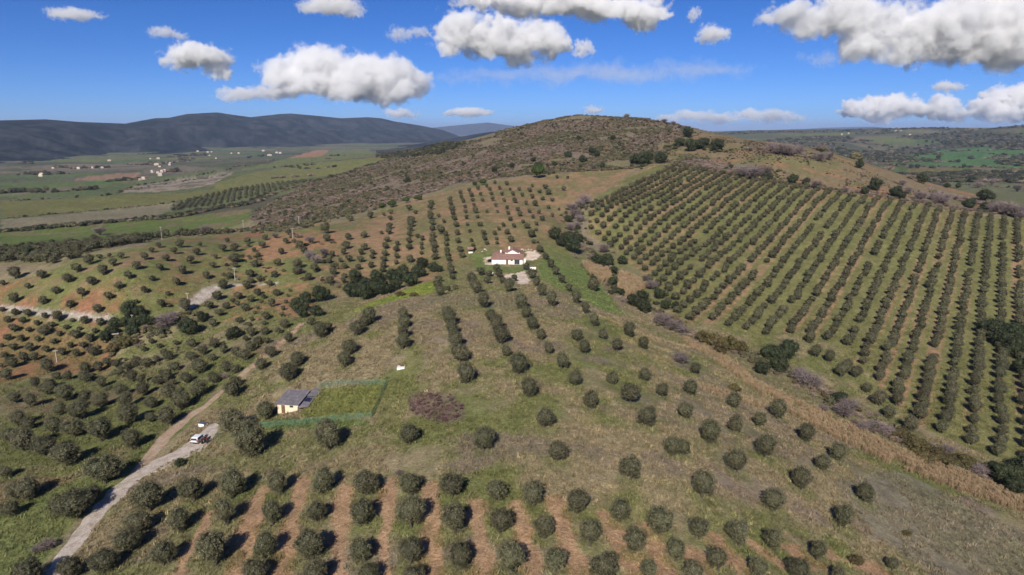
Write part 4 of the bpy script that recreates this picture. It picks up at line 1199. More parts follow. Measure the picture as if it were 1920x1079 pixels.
OAK = "evergreen_oak"
plant(OAK, crop(600,320,4.496,[(290,900,130),(400,960,140),(480,900,130),(540,1000,150),(620,900,140),(700,860,150),(760,930,140),(860,780,120),(830,860,130),(950,820,110),(1000,830,80),(280,1020,150),(380,1040,140),(470,1010,130),(640,970,120)]), OAK_CROWN, OAK_TRUNK,
      "dark evergreen oak in the dense thicket above the vivid green strip", "oaks of the thicket below the middle grove")
plant(OAK, crop(0,540,5.99,[(1450,260,190),(1570,270,150),(1300,400,160),(1400,400,150),(1250,490,160),(1180,560,140),(1500,400,150),(1620,370,150),(1480,490,140),(1690,380,120)]), OAK_CROWN, OAK_TRUNK,
      "dark evergreen oak in the thicket at the end of the narrow farm road", "oaks of the thicket in the dip")
plant(OAK, crop(300,540,5.99,[(1570,200,210),(1640,120,170),(1800,80,200),(1760,270,160),(1600,290,140)]), OAK_CROWN, OAK_TRUNK,
      "dark evergreen oak in the compact clump beside the dirt track", "oaks of the clump by the track")
plant(OAK, crop(300,540,5.99,[(310,460,230),(470,330,150),(830,510,190)]), OAK_CROWN, OAK_TRUNK,
      "tall dark tree rising above the olives of the valley floor", "tall trees on the valley floor")
plant(OAK, crop(820,310,6.347,[(1400,830,170),(1560,870,190),(1620,980,190),(1480,920,150),(1690,880,120),(1560,640,110)]), OAK_CROWN, OAK_TRUNK,
      "dark evergreen oak at the head of the ditch behind the farmhouse", "oaks at the head of the ditch")
plant(OAK, crop(1080,450,5.137,[(200,200,150),(290,205,150),(450,205,100),(350,400,110),(170,440,120),(360,300,100),(800,530,120),(560,590,150),(660,640,160),(640,540,130),(860,635,110),(960,640,100),(440,510,80)]), OAK_CROWN, OAK_TRUNK,
      "dark evergreen shrub or oak among the reeds of the upper ditch", "evergreens in the upper ditch")
plant(OAK, crop(1100,560,3.556,[(1230,370,150),(1340,360,150),(1280,450,130),(1170,470,110),(1690,670,110)]), OAK_CROWN, OAK_TRUNK,
      "dark evergreen oak in the clump between the reeds and the lowest orchard rows", "oaks beside the lowest rows")
plant(OAK, [(1860,617,45),(1891,623,46),(1904,655,46),(1918,690,40),(1880,640,36),(1925,625,40)], OAK_CROWN, OAK_TRUNK,
      "dark evergreen oak that interrupts the rows of the opposite olive slope", "oaks interrupting the orchard rows")
plant(OAK, [(1887,893,50),(1905,912,42),(1925,880,50),(1860,880,34)], OAK_CROWN, OAK_TRUNK,
      "dark evergreen shrub at the lower end of the dry reed belt", "shrubs at the lower end of the reeds")
plant("stone_pine", crop(820,310,6.347,[(1185,60,200)]), PINE_CROWN, OAK_TRUNK, "broad bright green pine on the edge between scrub and middle grove", None, 0.45)
plant("stone_pine", crop(820,310,6.347,[(535,190,105)]), PINE_CROWN, OAK_TRUNK, "small bright green pine at the top of a middle grove row", None, 0.45)
plant("shrub", crop(600,320,4.496,[(820,235,80),(720,255,80),(600,290,90),(515,300,70)]) , PINE_CROWN, None, "green shrub along the upper edge of the middle grove", "shrubs on the upper grove edge", 0.3, flat=0.8, cat="shrub")
plant("shrub", crop(0,540,5.99,[(1250,690,150),(1400,610,190),(1520,600,130),(1330,650,140)]), RUST_CROWN, None, "rust brown shrub beside the dark oak thicket in the dip", "rust brown shrubs in the dip", 0.3, flat=0.9, cat="shrub")
plant("shrub", crop(1100,560,3.556,[(860,280,130),(960,300,150),(1020,320,120),(780,260,110),(900,340,120)]), RUST_CROWN, None, "brown-green shrub in the thicket beside the upper reed belt", "brown-green shrubs of the ditch", 0.3, cat="shrub")
plant("shrub", [(1720,838,60),(1760,858,66),(1800,868,56),(1690,815,44),(1735,862,50)], RUST_CROWN, None, "low dull green bramble between the reed belt and the orchard rows", "brambles behind the reeds", 0.2, flat=0.55, cat="shrub")
plant("shrub", crop(600,320,4.496,[(680,1040,110),(790,1050,90)]), RUST_CROWN, None, "low shrub at the edge of the vivid green strip", "shrubs by the green strip", 0.3, flat=0.6, cat="shrub")
plant("shrub", [(337,870,22)], OAK_CROWN, None, "small round bush on the verge below the gravel road", None, 0.3, flat=0.7, cat="shrub")
plant("shrub", [(748,887,18)], BUSH_BARE, None, "small grey bush above the tilled tree rows", None, 0.3, flat=0.8, cat="shrub")
plant("shrub", [(133,960,80)], OLIVE_CROWN, None, "sprawling grey-green bush close to the gravel road on the green slope", None, 0.25, flat=0.75, cat="shrub")
plant("shrub", [(90,1022,34),(70,1028,26)], BUSH_BARE, None, "thin grey bush beside the lower gravel road", "thin bushes by the lower road", 0.3, cat="shrub")
plant("shrub", [(1603,1050,33),(1700,1000,20),(1378,726,32)], RUST_CROWN, None, "small yellow-green bush on the dry flank of the hill near the reeds", "small bushes on the dry flank", 0.3, flat=0.7, cat="shrub")

BARE = "bare_tree"
plant(BARE, crop(820,310,6.347,[(1640,560,200),(1600,480,150),(1700,620,150),(1760,400,180),(1700,450,140),(1590,720,150),(1660,700,120)]), BARE_CROWN, BARE_TRUNK, "leafless mauve-grey tree in the strip between the two groves", "bare trees between the groves", 0.4)
plant(BARE, [(1132,464,26),(1222,532,28),(1212,520,22)], BARE_CROWN, BARE_TRUNK, "leafless mauve tree at the lower edge of the row-planted slope near the reeds", "bare trees by the upper reeds", 0.4)
plant("bare_shrub", crop(1100,560,3.556,[(510,130,150),(580,170,130),(640,200,100),(1340,300,110),(1470,520,170),(1420,490,120),(1520,560,110),(1710,740,140),(1840,840,110),(1580,730,80),(1780,700,90)]), BUSH_BARE, None, "leafless mauve-grey shrub in the ditch behind the reed belt", "bare shrubs in the ditch", 0.35, cat="shrub")
plant("bare_shrub", crop(1100,560,3.556,[(625,390,120)]), BUSH_BARE, None, "single pinkish leafless shrub on the grass before the reed belt", None, 0.35, cat="shrub")
plant("bare_shrub", [(1840,880,37),(1663,803,34),(1640,795,34),(1590,757,38),(1780,842,30)], BUSH_BARE, None, "grey leafless shrub beside the lower reed belt", "grey shrubs by the lower reeds", 0.35, cat="shrub")
plant("bare_shrub", crop(300,540,5.99,[(70,340,260),(20,420,140),(720,990,100),(150,300,160)]), BUSH_BARE, None, "brownish leafless shrub near the pale bend of the farm road", "bare shrubs in the dip", 0.35, cat="shrub")
plant(BARE, crop(300,400,5.647,[(1590,270,130),(1590,440,160),(1660,480,140),(1740,400,120),(800,330,80),(1220,230,90),(480,170,130),(1480,600,110)]), BARE_CROWN, BARE_TRUNK, "leafless mauve tree on the reddish slope around the utility poles", "bare trees on the reddish slope", 0.4)
plant(BARE, crop(0,420,5.99,[(1115,60,150)]), BARE_CROWN, BARE_TRUNK, "lone leafless tree on the bright green field", None, 0.42)
R7 = lambda rows: crop(1380,220,3.556,rows)
plant(OAK, R7([(380,415,85),(470,430,55),(210,400,62),(860,490,62),(1070,500,80),(1100,525,60),(1560,580,85),(1660,595,70)]), OAK_CROWN, OAK_TRUNK, "dark evergreen tree along the top edge of the row-planted slope", "evergreens along the top of the rows", 0.4)
plant(OAK, R7([(930,445,105)]), OAK_CROWN, OAK_TRUNK, "umbrella-shaped dark oak alone on the ochre slope", None, 0.4)
plant(OAK, R7([(1670,520,105),(1240,410,75),(1575,410,65),(1410,455,42),(1485,455,45),(825,315,62)]), OAK_CROWN, OAK_TRUNK, "dark round tree on the fields beyond the ochre ridge", "round trees beyond the ridge", 0.4)
plant(OAK, R7([(1350,265,30),(1485,290,30),(1170,325,36),(1210,325,36),(1520,325,35),(1570,190,34),(1600,190,34),(1640,190,30),(1695,195,30),(1375,168,22),(1400,172,22),(1430,175,22),(1270,158,22),(1140,200,18),(1215,185,14),(575,195,28),(1310,165,18)]), OAK_CROWN, None, "small dark tree on the far green valley fields", "far valley trees", 0.4)
plant(BARE, R7([(60,350,150),(130,360,140),(200,360,110),(540,440,100),(1380,530,140),(1320,520,90),(1230,520,100),(1710,430,80),(1620,445,70),(1880,470,80),(1730,590,120),(1800,600,130),(1870,610,140),(1900,640,100),(300,200,120),(250,190,100),(360,210,120),(420,215,100),(560,250,110),(620,250,90),(1110,430,60),(730,480,60),(1150,480,80)]), BARE_CROWN, BARE_TRUNK, "leafless mauve tree on the ochre ridge above the row-planted slope", "bare trees on the ridge", 0.4, wmin=3)
plant(BARE, [(1175,222,14),(1210,229,12),(1245,232,14),(1262,236,12),(1150,219,9)], BARE_CROWN, BARE_TRUNK, "small leafless tree on the grassy shoulder ridge by the summit", "bare trees on the skyline", 0.0, wmin=3)
plant(OAK, [(1290,250,22),(1320,268,24),(1310,272,24),(1275,268,22),(1345,275,26),(1295,275,26),(1205,300,30),(1240,298,24),(1190,300,22),(1215,295,22)], OAK_CROWN, None, "dark evergreen shrub on the grassy shoulder beside the summit", "shrubs on the summit shoulder", 0.35)
plant(OAK, [(1007,312,18),(1093,300,16),(1065,290,16),(1110,285,14),(1120,290,14),(960,312,12),(927,320,13),(890,345,10),(764,338,12),(1040,310,12),(1130,312,14),(1000,300,12),(1150,260,12),(1085,260,10)], OAK_CROWN, None, "dark evergreen tree scattered in the scrub of the summit hill", "dark trees in the hill scrub", 0.35)
HB = crop(0,420,5.99,[(30,370,110),(300,330,150),(410,330,120),(250,240,90),(340,245,90),(470,235,110),(590,225,100),(700,240,90),(800,260,100),(900,250,90),(1080,230,110),(1190,215,110),(1350,185,100),(1430,165,90),(1530,140,120),(1600,150,100),(1680,145,90),(150,335,70),(60,255,70),(120,260,70),(180,262,60)])
plant(OAK, HB, OAK_CROWN, OAK_TRUNK, "dark tree in the hedge line between the green field and the valley grove", "hedge line trees below the green field", 0.4)

# ================================================================ scrub, reeds, hedges, grass: masses
SHRUB = [crown_mesh("shrub", M_SCRUB, 700 + k, 300, 7, 1.0, 0.62, 0.02, 0.075, 0.5, 0.26) for k in range(4)]
SHRUB += [twig_mesh("twigs", M_SCRUB, 720 + k, 170, 1.0, 0.62, 0.016, trunk=False) for k in range(3)]
shrub_src = source_collection("shrub_source", SHRUB)
H_MAUVE, H_OLIVE, H_DARK, H_BROWN = (1.38, 1.22, 1.30), (0.80, 0.88, 0.60), (0.36, 0.44, 0.30), (1.12, 0.98, 0.74)
SHP, SHS, SHI, SHH = [], [], [], []
def add_shrubs(x, y, lo, hi, probs, flat=0.8, dark=1.0):
    n = len(x)
    if n == 0: return
    kind = rng.choice(4, n, p=np.array(probs) / sum(probs))
    # colours hang together in drifts
    drift = fbm(x, y, 45.0, 131, 3)
    kind = np.where((drift > 0.56) & (rng.uniform(0, 1, n) < 0.55), 0, kind)
    kind = np.where((drift < 0.42) & (rng.uniform(0, 1, n) < 0.55) & (probs[1] > 0), 1, kind)
    hue = np.array([H_MAUVE, H_OLIVE, H_DARK, H_BROWN])[kind] * rng.uniform(0.75, 1.2, (n, 1)) * dark
    idx = np.where(kind == 0, rng.integers(4, 7, n), rng.integers(0, 4, n))
    s = rng.uniform(lo, hi, n) * np.where(kind == 2, 1.25, 1.0)
    SHP.append(np.stack([x, y, height(x, y) - 0.05 * s], -1)); SHI.append(idx); SHH.append(hue)
    SHS.append(np.stack([s, s * rng.uniform(0.85, 1.15, n), s * flat * rng.uniform(0.8, 1.2, n)], -1))
def along(points, width, count):
    ln = px_line(points, 14)
    seg = np.concatenate([[0], np.cumsum(np.hypot(*np.diff(ln, axis=0).T))])
    t = rng.uniform(0, seg[-1], count)
    x = np.interp(t, seg, ln[:, 0]) + rng.normal(0, width / 2, count); y = np.interp(t, seg, ln[:, 1]) + rng.normal(0, width / 2, count)
    return x, y
x, y = scatter_in(HILL_SCRUB, 2.75, 0.9, 0.3)
k = fbm(x, y, 30.0, 141, 3) < 0.66
add_shrubs(x[k], y[k], 2.2, 3.8, (0.52, 0.16, 0.10, 0.22))
x, y = scatter_in(px_poly([(706,284),(780,277),(850,270),(880,272),(830,290),(760,297),(708,297)], 6), 7.0, 2.0)
add_shrubs(x, y, 7, 10, (0.02, 0.3, 0.66, 0.02), 0.7, 0.9)
x, y = scatter_in(BROWN_SLOPE, 2.7, 1.1)
k = fbm(x, y, 22.0, 151, 3) > 0.46
add_shrubs(x[k], y[k], 0.8, 2.3, (0.30, 0.28, 0.08, 0.34), 0.55)
# scrub over the crown of the hill and down its hidden side
n = 9000
th = rng.uniform(math.atan((930 - 960) / 1280), math.atan((1330 - 960) / 1280), n); r_ = rng.uniform(690, 1060, n)
x = r_ * np.sin(th); y = r_ * np.cos(th)
px_ = 960 + 1280 * np.tan(th)
k = ~inside(x, y, HILL_SCRUB) & (height(x, y) > 56) & (rng.uniform(0, 1, n) < np.clip((1310 - px_) / 70, 0.12, 1)) & (fbm(x, y, 30.0, 141, 3) < 0.64)
add_shrubs(x[k], y[k], 2.0, 3.8, (0.5, 0.18, 0.12, 0.20))
x, y = along([(1285,300),(1330,312),(1390,322),(1440,332)], 16, 320)
add_shrubs(x, y, 2.5, 5.0, (0.92, 0.04, 0.02, 0.02), 0.9)
x, y = along([(1230,290),(1270,272),(1320,275),(1350,285)], 9, 220)
add_shrubs(x, y, 2.0, 4.5, (0.10, 0.50, 0.38, 0.02), 0.7)
x, y = along([(1400,278),(1450,282),(1500,292),(1540,300)], 10, 180)
add_shrubs(x, y, 2.0, 4.5, (0.85, 0.06, 0.06, 0.03), 0.9)
for pts, wd, cnt, lo, hi, pr in [
    ([(1090,380),(1078,430),(1100,475),(1140,525),(1200,575),(1260,610)], 9, 260, 1.5, 3.8, (0.45, 0.25, 0.2, 0.1)),
    ([(1260,615),(1330,640),(1400,665),(1470,700),(1560,750),(1640,800),(1720,840),(1800,872),(1925,915)], 5, 420, 1.3, 3.6, (0.45, 0.25, 0.15, 0.15)),
    ([(470,428),(520,425),(570,420),(620,412),(660,400)], 9, 200, 2.0, 4.5, (0.45, 0.25, 0.2, 0.1)),
    ([(330,443),(400,438),(470,432),(540,432),(590,425)], 8, 200, 2.0, 4.5, (0.4, 0.3, 0.2, 0.1)),
    ([(560,440),(590,470),(610,500),(620,540)], 12, 60, 1.5, 3.5, (0.5, 0.2, 0.1, 0.2)),
    ([(200,650),(280,625),(330,600),(350,590)], 9, 90, 1.5, 3.5, (0.45, 0.2, 0.1, 0.25)),
    ([(180,690),(250,690),(340,660),(420,640),(500,600)], 12, 90, 1.0, 2.6, (0.3, 0.4, 0.1, 0.2)),
    ([(400,520),(430,500),(460,480),(520,530)], 10, 60, 1.0, 2.6, (0.3, 0.4, 0.15, 0.15)),
    ([(1280,312),(1340,318),(1420,330),(1440,338)], 10, 260, 2.5, 5.0, (0.9, 0.05, 0.02, 0.03)),
    ([(1440,342),(1540,354),(1640,366),(1760,386),(1925,408)], 7, 300, 2.0, 4.5, (0.8, 0.1, 0.02, 0.08)),
    ([(1760,365),(1850,385),(1925,396)], 14, 160, 3.0, 6.0, (0.9, 0.05, 0.02, 0.03)),
    ([(1180,316),(1215,306),(1240,304)], 8, 80, 2.5, 4.5, (0.4, 0.2, 0.3, 0.1)),
    # hedges of the plain
    ([(0,436),(46,432),(120,425),(185,419),(269,413),(340,407),(413,391),(450,387),(483,378)], 7, 420, 3.5, 7.0, (0.35, 0.25, 0.35, 0.05)),
    ([(20,409),(148,398),(204,393),(278,386),(340,378),(420,365)], 4, 140, 2.0, 4.5, (0.35, 0.3, 0.25, 0.1)),
    ([(320,405),(366,400),(413,392),(450,386),(483,378),(505,367),(560,350)], 9, 220, 3.5, 7.0, (0.5, 0.15, 0.3, 0.05)),
    ([(572,345),(635,331),(660,324),(705,308)], 10, 140, 4, 7, (0.1, 0.3, 0.6, 0.0)),
    ([(0,362),(65,360)], 22, 90, 9, 13, (0.1, 0.2, 0.7, 0.0)), ([(65,360),(85,361)], 14, 14, 7, 10, (0.1, 0.2, 0.7, 0.0)), ([(100,361),(185,354)], 6, 40, 6, 10, (0.1, 0.2, 0.7, 0.0)), ([(196,341),(260,337)], 8, 50, 7, 11, (0.2, 0.2, 0.6, 0.0)),
    ([(45,328),(118,327)], 18, 60, 11, 16, (0.05, 0.2, 0.75, 0.0)), ([(140,316),(196,315)], 20, 40, 11, 16, (0.3, 0.2, 0.5, 0.0)), ([(104,314),(126,315)], 16, 16, 11, 16, (0.3, 0.2, 0.5, 0.0)),
    ([(40,306),(60,307)], 16, 12, 12, 18, (0.1, 0.2, 0.7, 0.0)), ([(265,310),(345,304)], 60, 60, 12, 20, (0.5, 0.2, 0.3, 0.0)), ([(318,323),(330,322)], 20, 10, 14, 20, (0.1, 0.2, 0.7, 0.0)),
    ([(320,294),(381,292)], 25, 40, 14, 22, (0.1, 0.2, 0.7, 0.0)), ([(335,300),(360,299)], 18, 16, 14, 20, (0.1, 0.2, 0.7, 0.0)), ([(468,297),(490,293)], 14, 16, 10, 15, (0.1, 0.2, 0.7, 0.0)),
    ([(0,378),(120,372),(200,367),(225,361),(250,350),(330,337),(420,320),(520,300)], 3, 200, 3, 6, (0.3, 0.3, 0.4, 0.0)),
    ([(511,315),(545,314),(580,317)], 3, 26, 6, 9, (0.1, 0.2, 0.7, 0.0)), ([(595,317),(625,314)], 4, 14, 5, 9, (0.2, 0.2, 0.6, 0.0)), ([(618,293),(645,292)], 6, 20, 6, 10, (0.1, 0.3, 0.6, 0.0)),
    ([(240,358),(330,342),(420,330)], 22, 70, 2.5, 6, (0.3, 0.3, 0.3, 0.1)),
    ([(510,335),(550,333),(590,330)], 4, 12, 9, 13, (1, 0, 0, 0)), ([(440,313),(455,312)], 4, 6, 9, 13, (1, 0, 0, 0)), ([(610,297),(620,299)], 5, 7, 9, 12, (0.7, 0.1, 0.2, 0)),
    ([(560,312),(600,308)], 8, 12, 7, 11, (0.6, 0.2, 0.2, 0)),
    # far right valley
    ([(1640,305),(1690,312),(1760,314),(1850,314),(1925,317)], 12, 150, 6, 11, (0.75, 0.1, 0.1, 0.05)),
    ([(1830,283),(1870,292),(1925,297)], 5, 40, 6, 9, (0.6, 0.1, 0.3, 0.0)), ([(1720,292),(1790,279)], 8, 40, 7, 11, (0.5, 0.2, 0.3, 0.0)),
    ([(1660,296),(1700,306)], 20, 50, 8, 13, (0.7, 0.1, 0.2, 0.0)), ([(1760,343),(1850,350),(1925,355)], 5, 60, 3, 6, (0.6, 0.2, 0.2, 0.0)),
    ([(1600,300),(1640,290),(1700,285),(1740,290)], 50, 160, 10, 16, (0.7, 0.1, 0.15, 0.05)),
]:
    x, y = along(pts, wd, cnt)
    k = ~((line_dist(x, y, px_line([(1437,727),(1513,763),(1597,803),(1703,853),(1813,893),(1913,937)]), 3) < 1.0))
    add_shrubs(x[k], y[k], lo, hi, pr, 0.75)
# woods on the far hills to the right
n = 16000
th = rng.uniform(math.radians(14), math.radians(44), n); r_ = np.exp(rng.uniform(math.log(1500), math.log(5600), n))
x = r_ * np.sin(th); y = r_ * np.cos(th)
k = fbm(x, y, 260, 91, 4) > 0.525
add_shrubs(x[k], y[k], 12, 19, (0.25, 0.2, 0.55, 0.0), 0.65)
P = np.concatenate(SHP); S_ = np.concatenate(SHS); I_ = np.concatenate(SHI); H_ = np.concatenate(SHH)
SPLIT = np.hypot(P[:, 0], P[:, 1]) > 1150
near_hedge = ~SPLIT & ~inside(P[:, 0], P[:, 1], HILL_SCRUB)
on_hill = ~SPLIT & ~near_hedge
mass("hill_scrub", "dense grey-mauve and olive scrub covering the summit hill", "scrub", P[on_hill], S_[on_hill], I_[on_hill], shrub_src, H_[on_hill])
mass("ditch_scrub", "tangled shrubs along ditches, ridge and field edges", "scrub", P[near_hedge], S_[near_hedge], I_[near_hedge], shrub_src, H_[near_hedge])
mass("distant_hedges", "hedges and woods on the distant plain and far hills", "hedges", P[SPLIT], S_[SPLIT], I_[SPLIT], shrub_src, H_[SPLIT])

def reed_mesh(seed, n=46):
    r = np.random.default_rng(seed)
    V, F, Tn = [], [], []
    for i in range(n):
        p = np.array((r.normal(0, 0.16), r.normal(0, 0.16), 0.0))
        q = p + np.array((r.normal(0, 0.14), r.normal(0, 0.14), r.uniform(0.6, 1.0)))
        a = r.uniform(0, 6.28); s = np.array((math.cos(a), math.sin(a), 0)) * 0.011
        o = len(V); V += [p - s, p + s, q + s * 1.5, q - s * 1.5]; F.append((o, o + 1, o + 2, o + 3)); Tn.append(r.uniform(0, 1))
        d = np.array((r.normal(0, 0.12), r.normal(0, 0.12), r.uniform(-0.02, 0.16)))
        o = len(V); V += [q - s * 1.6, q + s * 1.6, q + d + s, q + d - s]; F.append((o, o + 1, o + 2, o + 3)); Tn.append(r.uniform(0.5, 1))
    return fast_mesh("reed", np.array(V), np.array(F), M_REED, tint=Tn)
reed_src = source_collection("reed_source", [reed_mesh(800 + k) for k in range(4)])
RP, RS = [], []
for pts, step, lo, hi in [
    ([(1437,727),(1513,763),(1597,803),(1703,853),(1813,893),(1930,943),(1930,966),(1913,960),(1800,923),(1680,877),(1580,830),(1480,777),(1430,745),(1395,715)], 0.7, 0.9, 1.8),
    ([(1278,632),(1310,645),(1360,672),(1400,700),(1437,727),(1410,728),(1370,700),(1330,672),(1290,650)], 0.9, 0.8, 1.6),
    ([(1306,718),(1340,730),(1400,745),(1440,757),(1436,767),(1390,757),(1340,742),(1308,728)], 0.85, 0.7, 1.2),
    ([(1094,497),(1120,504),(1146,508),(1142,528),(1125,532),(1110,520)], 0.85, 2.0, 3.0),
    ([(1162,515),(1185,522),(1212,535),(1208,545),(1190,552),(1174,560),(1160,545)], 0.85, 2.0, 3.0),
]:
    x, y = scatter_in(px_poly(pts, 8), step, 0.4)
    k = fbm(x, y, 5.0, 161, 2) > 0.30
    x, y = x[k], y[k]; s = rng.uniform(lo, hi, len(x))
    RP.append(np.stack([x, y, height(x, y)], -1)); RS.append(np.stack([s * 0.8, s * 0.8, s], -1))
RP = np.concatenate(RP); RS = np.concatenate(RS)
mass("dry_reeds", "belt of tall dry straw-coloured reeds along the ditch", "reeds", RP, RS, rng.integers(0, 4, len(RP)), reed_src, tilt=0.1)

x, y = scatter_in(px_poly([(766,740),(800,736),(843,738),(868,760),(864,788),(835,793),(790,783),(769,768)], 8), 0.85, 0.3)
k = (fbm(x, y, 3.0, 181, 3) > 0.40) & (rng.uniform(0, 1, len(x)) < 0.8)
x, y = x[k], y[k]
s = rng.uniform(0.6, 1.5, len(x))
bram_src = source_collection("bramble_source", SHRUB[4:7])
mass("brambles", "round patch of low mauve-brown brambles on the open hill", "brambles", np.stack([x, y, height(x, y)], -1), np.stack([s, s, s * 0.7], -1), rng.integers(0, 3, len(x)), bram_src,
     np.array((0.92, 0.64, 0.80)) * rng.uniform(0.7, 1.15, (len(x), 1)))

# grass and weeds on the near ground, tinted like the ground they grow from
def tuft_mesh(seed, n=11):
    r = np.random.default_rng(seed)
    V, F, Tn = [], [], []
    for i in range(n):
        p = np.array((r.normal(0, 0.28), r.normal(0, 0.28), 0.0)); q = p + np.array((r.normal(0, 0.3), r.normal(0, 0.3), r.uniform(0.3, 0.8)))
        a = r.uniform(0, 6.28); s = np.array((math.cos(a), math.sin(a), 0)) * r.uniform(0.05, 0.12)
        o = len(V); V += [p - s, p + s, q]; F.append((o, o + 1, o + 2)); Tn.append(r.uniform(0, 1))
    return fast_mesh("tuft", np.array(V), np.array(F), M_GRASS, tint=Tn)
tuft_src = source_collection("tuft_source", [tuft_mesh(900 + k) for k in range(5)])
n = 190000
th = rng.uniform(math.radians(-41), math.radians(41), n); r_ = np.sqrt(rng.uniform(78 ** 2, 330 ** 2, n)) * rng.uniform(0.6, 1.0, n)
r_ = np.maximum(r_, 78)
x = r_ * np.sin(th); y = r_ * np.cos(th)
ai = np.clip(np.round((th - AZ[0]) / (AZ[1] - AZ[0])).astype(int), 0, len(AZ) - 1); li = np.clip(np.searchsorted(LNR, np.log(r_)), 0, len(LNR) - 1)
c = gcol[li, ai]
soilness = (c[:, 0] > 1.45 * c[:, 1]) | (c.sum(1) > 0.75)
k = ~soilness & (fbm(x, y, 9.0, 171, 3) > 0.33)
x, y, c = x[k], y[k], c[k]
onroad = (line_dist(x, y, px_line([(100,1079),(120,1030),(170,970),(230,905),(275,870),(330,810),(370,775),(415,735),(465,692)]), 6) < 3.0) | (line_dist(x, y, px_line([(260,880),(330,855),(380,825),(405,800)]), 6) < 2.4)
x, y, c = x[~onroad], y[~onroad], c[~onroad]
s = rng.uniform(0.25, 0.75, len(x)) * np.where(rng.uniform(0, 1, len(x)) < 0.06, 1.8, 1.0)
straw = rng.uniform(0, 1, (len(x), 1)) < 0.35
hue = np.where(straw, c * np.array((1.6, 1.48, 1.30)) + 0.02, c * rng.uniform(0.85, 1.45, (len(x), 1)))
mass("grass", "dry and green grass tufts over the near hill", "grass", np.stack([x, y, height(x, y) - 0.02], -1), np.stack([s, s, s], -1), rng.integers(0, 5, len(x)), tuft_src, hue)

# ================================================================ buildings and things
def ground_at(px, py, lift=0.0):
    return hit([px], [py], lift)[0]

# ---------------------------------------------------------------- white farmhouse
hp = ground_at(951, 496)
house = empty("farmhouse", (hp[0], hp[1], hp[2] + 0.05), math.radians(-3), "white farmhouse with red-brown tiled roofs on the shoulder of the hill", "house")
W2, Hw = 7.0, 2.5
front = MB()
front.box(-W2, W2, 0, 5.2, -0.8, Hw)
wall = front.build("front_wall", M_WHITE, house)
left_wing = MB().box(-W2 + 0.003, -2.2, 5.2, 13.0, -0.8, Hw + 0.2).build("side_wall", M_WHITE, house)
gable = MB()
gable.prism([(-2.2, -0.8), (6.2, -0.8), (6.2, 3.1), (2.0, 5.3), (-2.2, 3.1)], 7.2, 15.0)
gable.build("gable_wall", M_WHITE, house)
MB().box(-2.2, 6.4, 5.2, 7.197, -0.8, 2.35).build("terrace", M_STONE, house)
def roof(name, quads, thick=0.16):
    mb = MB()
    for q in quads: mb.slab(q, thick)
    o = mb.build(name, M_TILE, house); planar_uv(o); return o
rf = roof("front_roof", [[(-W2 - 0.5, -0.55, Hw - 0.05), (W2 + 0.4, -0.55, Hw - 0.05), (W2 + 0.4, 5.3, Hw + 1.35), (-2.4, 5.3, Hw + 1.35), (-4.6, 6.2, Hw + 1.75)]])
roof("side_roof", [[(-W2 - 0.5, -0.55, Hw - 0.03), (-4.6, 6.2, Hw + 1.77), (-4.6, 13.4, Hw + 1.77), (-W2 - 0.5, 13.4, Hw - 0.03)],
                   [(-4.595, 6.2, Hw + 1.77), (-2.35, 5.33, Hw + 1.38), (-2.0, 13.4, Hw + 0.75), (-4.595, 13.4, Hw + 1.77)]])
roof("gable_roof", [[(-2.6, 6.95, 2.98), (2.0, 6.95, 5.42), (2.0, 15.4, 5.42), (-2.6, 15.4, 2.98)], [(2.003, 6.95, 5.42), (6.6, 6.95, 2.98), (6.6, 15.4, 2.98), (2.003, 15.4, 5.42)]])
for cx, cyy, z0, z1 in ((-3.4, 8.2, Hw + 0.9, Hw + 2.7), (0.2, 13.6, 4.0, 5.9)):
    ch = MB().box(cx - 0.35, cx + 0.35, cyy - 0.35, cyy + 0.35, z0, z1).build("chimney", M_WHITE, house)
    MB().box(cx - 0.45, cx + 0.45, cyy - 0.45, cyy + 0.45, z1, z1 + 0.12).build("chimney_cap", M_TILE, ch)
# parapet piers on the terrace
for k, cx in enumerate((-0.9, 1.1, 3.1, 5.2)):
    MB().box(cx - 0.22, cx + 0.22, 5.35, 5.75, 2.35, 4.35 if k in (0, 3) else 3.95).build("parapet_pier", M_WHITE, house)
dr = MB().box(-0.55, 0.45, -0.05, 0.003, 0.0, 2.05).build("door", M_WOOD, house)
MB().box(0.28, 0.36, -0.10, -0.05, 0.95, 1.10).build("handle", M_CHROME, dr)
wdw = MB().box(1.6, 2.5, -0.045, 0.003, 1.45, 2.0).build("window", M_WOOD, house)
MB().box(1.68, 2.42, -0.055, -0.045, 1.52, 1.93).build("pane", M_GLASS, wdw)
big = MB()
for k in range(4): big.box(3.25 + 0.75 * k, 3.33 + 0.75 * k, -0.07, 0.003, 0.0, 2.1)
big.box(3.25, 5.58, -0.07, 0.003, 2.1, 2.2)
bg = big.build("patio_door", M_CHROME, house)
for k in range(3): MB().box(3.33 + 0.75 * k, 4.0 + 0.75 * k, -0.03, -0.01, 0.0, 2.1).build("pane", M_GLASS, bg)
MB().box(W2 + 0.35, W2 + 1.35, 0.2, 0.5, -0.8, 2.5).build("garden_pier", M_WHITE, house)
pl = MB().box(-W2 - 3.1, -W2 - 0.003, -0.4, 6.0, -0.8, 0.10).build("patio", M_STONE, house)
MB().slab([(-W2 - 2.7, 0.2, 2.15), (-W2 - 0.3, 0.2, 2.45), (-W2 - 0.3, 5.6, 2.45), (-W2 - 2.7, 5.6, 2.15)], 0.1).build("awning", M_BEIGE, house)
for yy in (0.4, 3.0, 5.4): MB().tube((-W2 - 2.55, yy, 0.1), (-W2 - 2.55, yy, 2.05), 0.07, 0.07, 6).build("awning_post", M_WOOD, house)
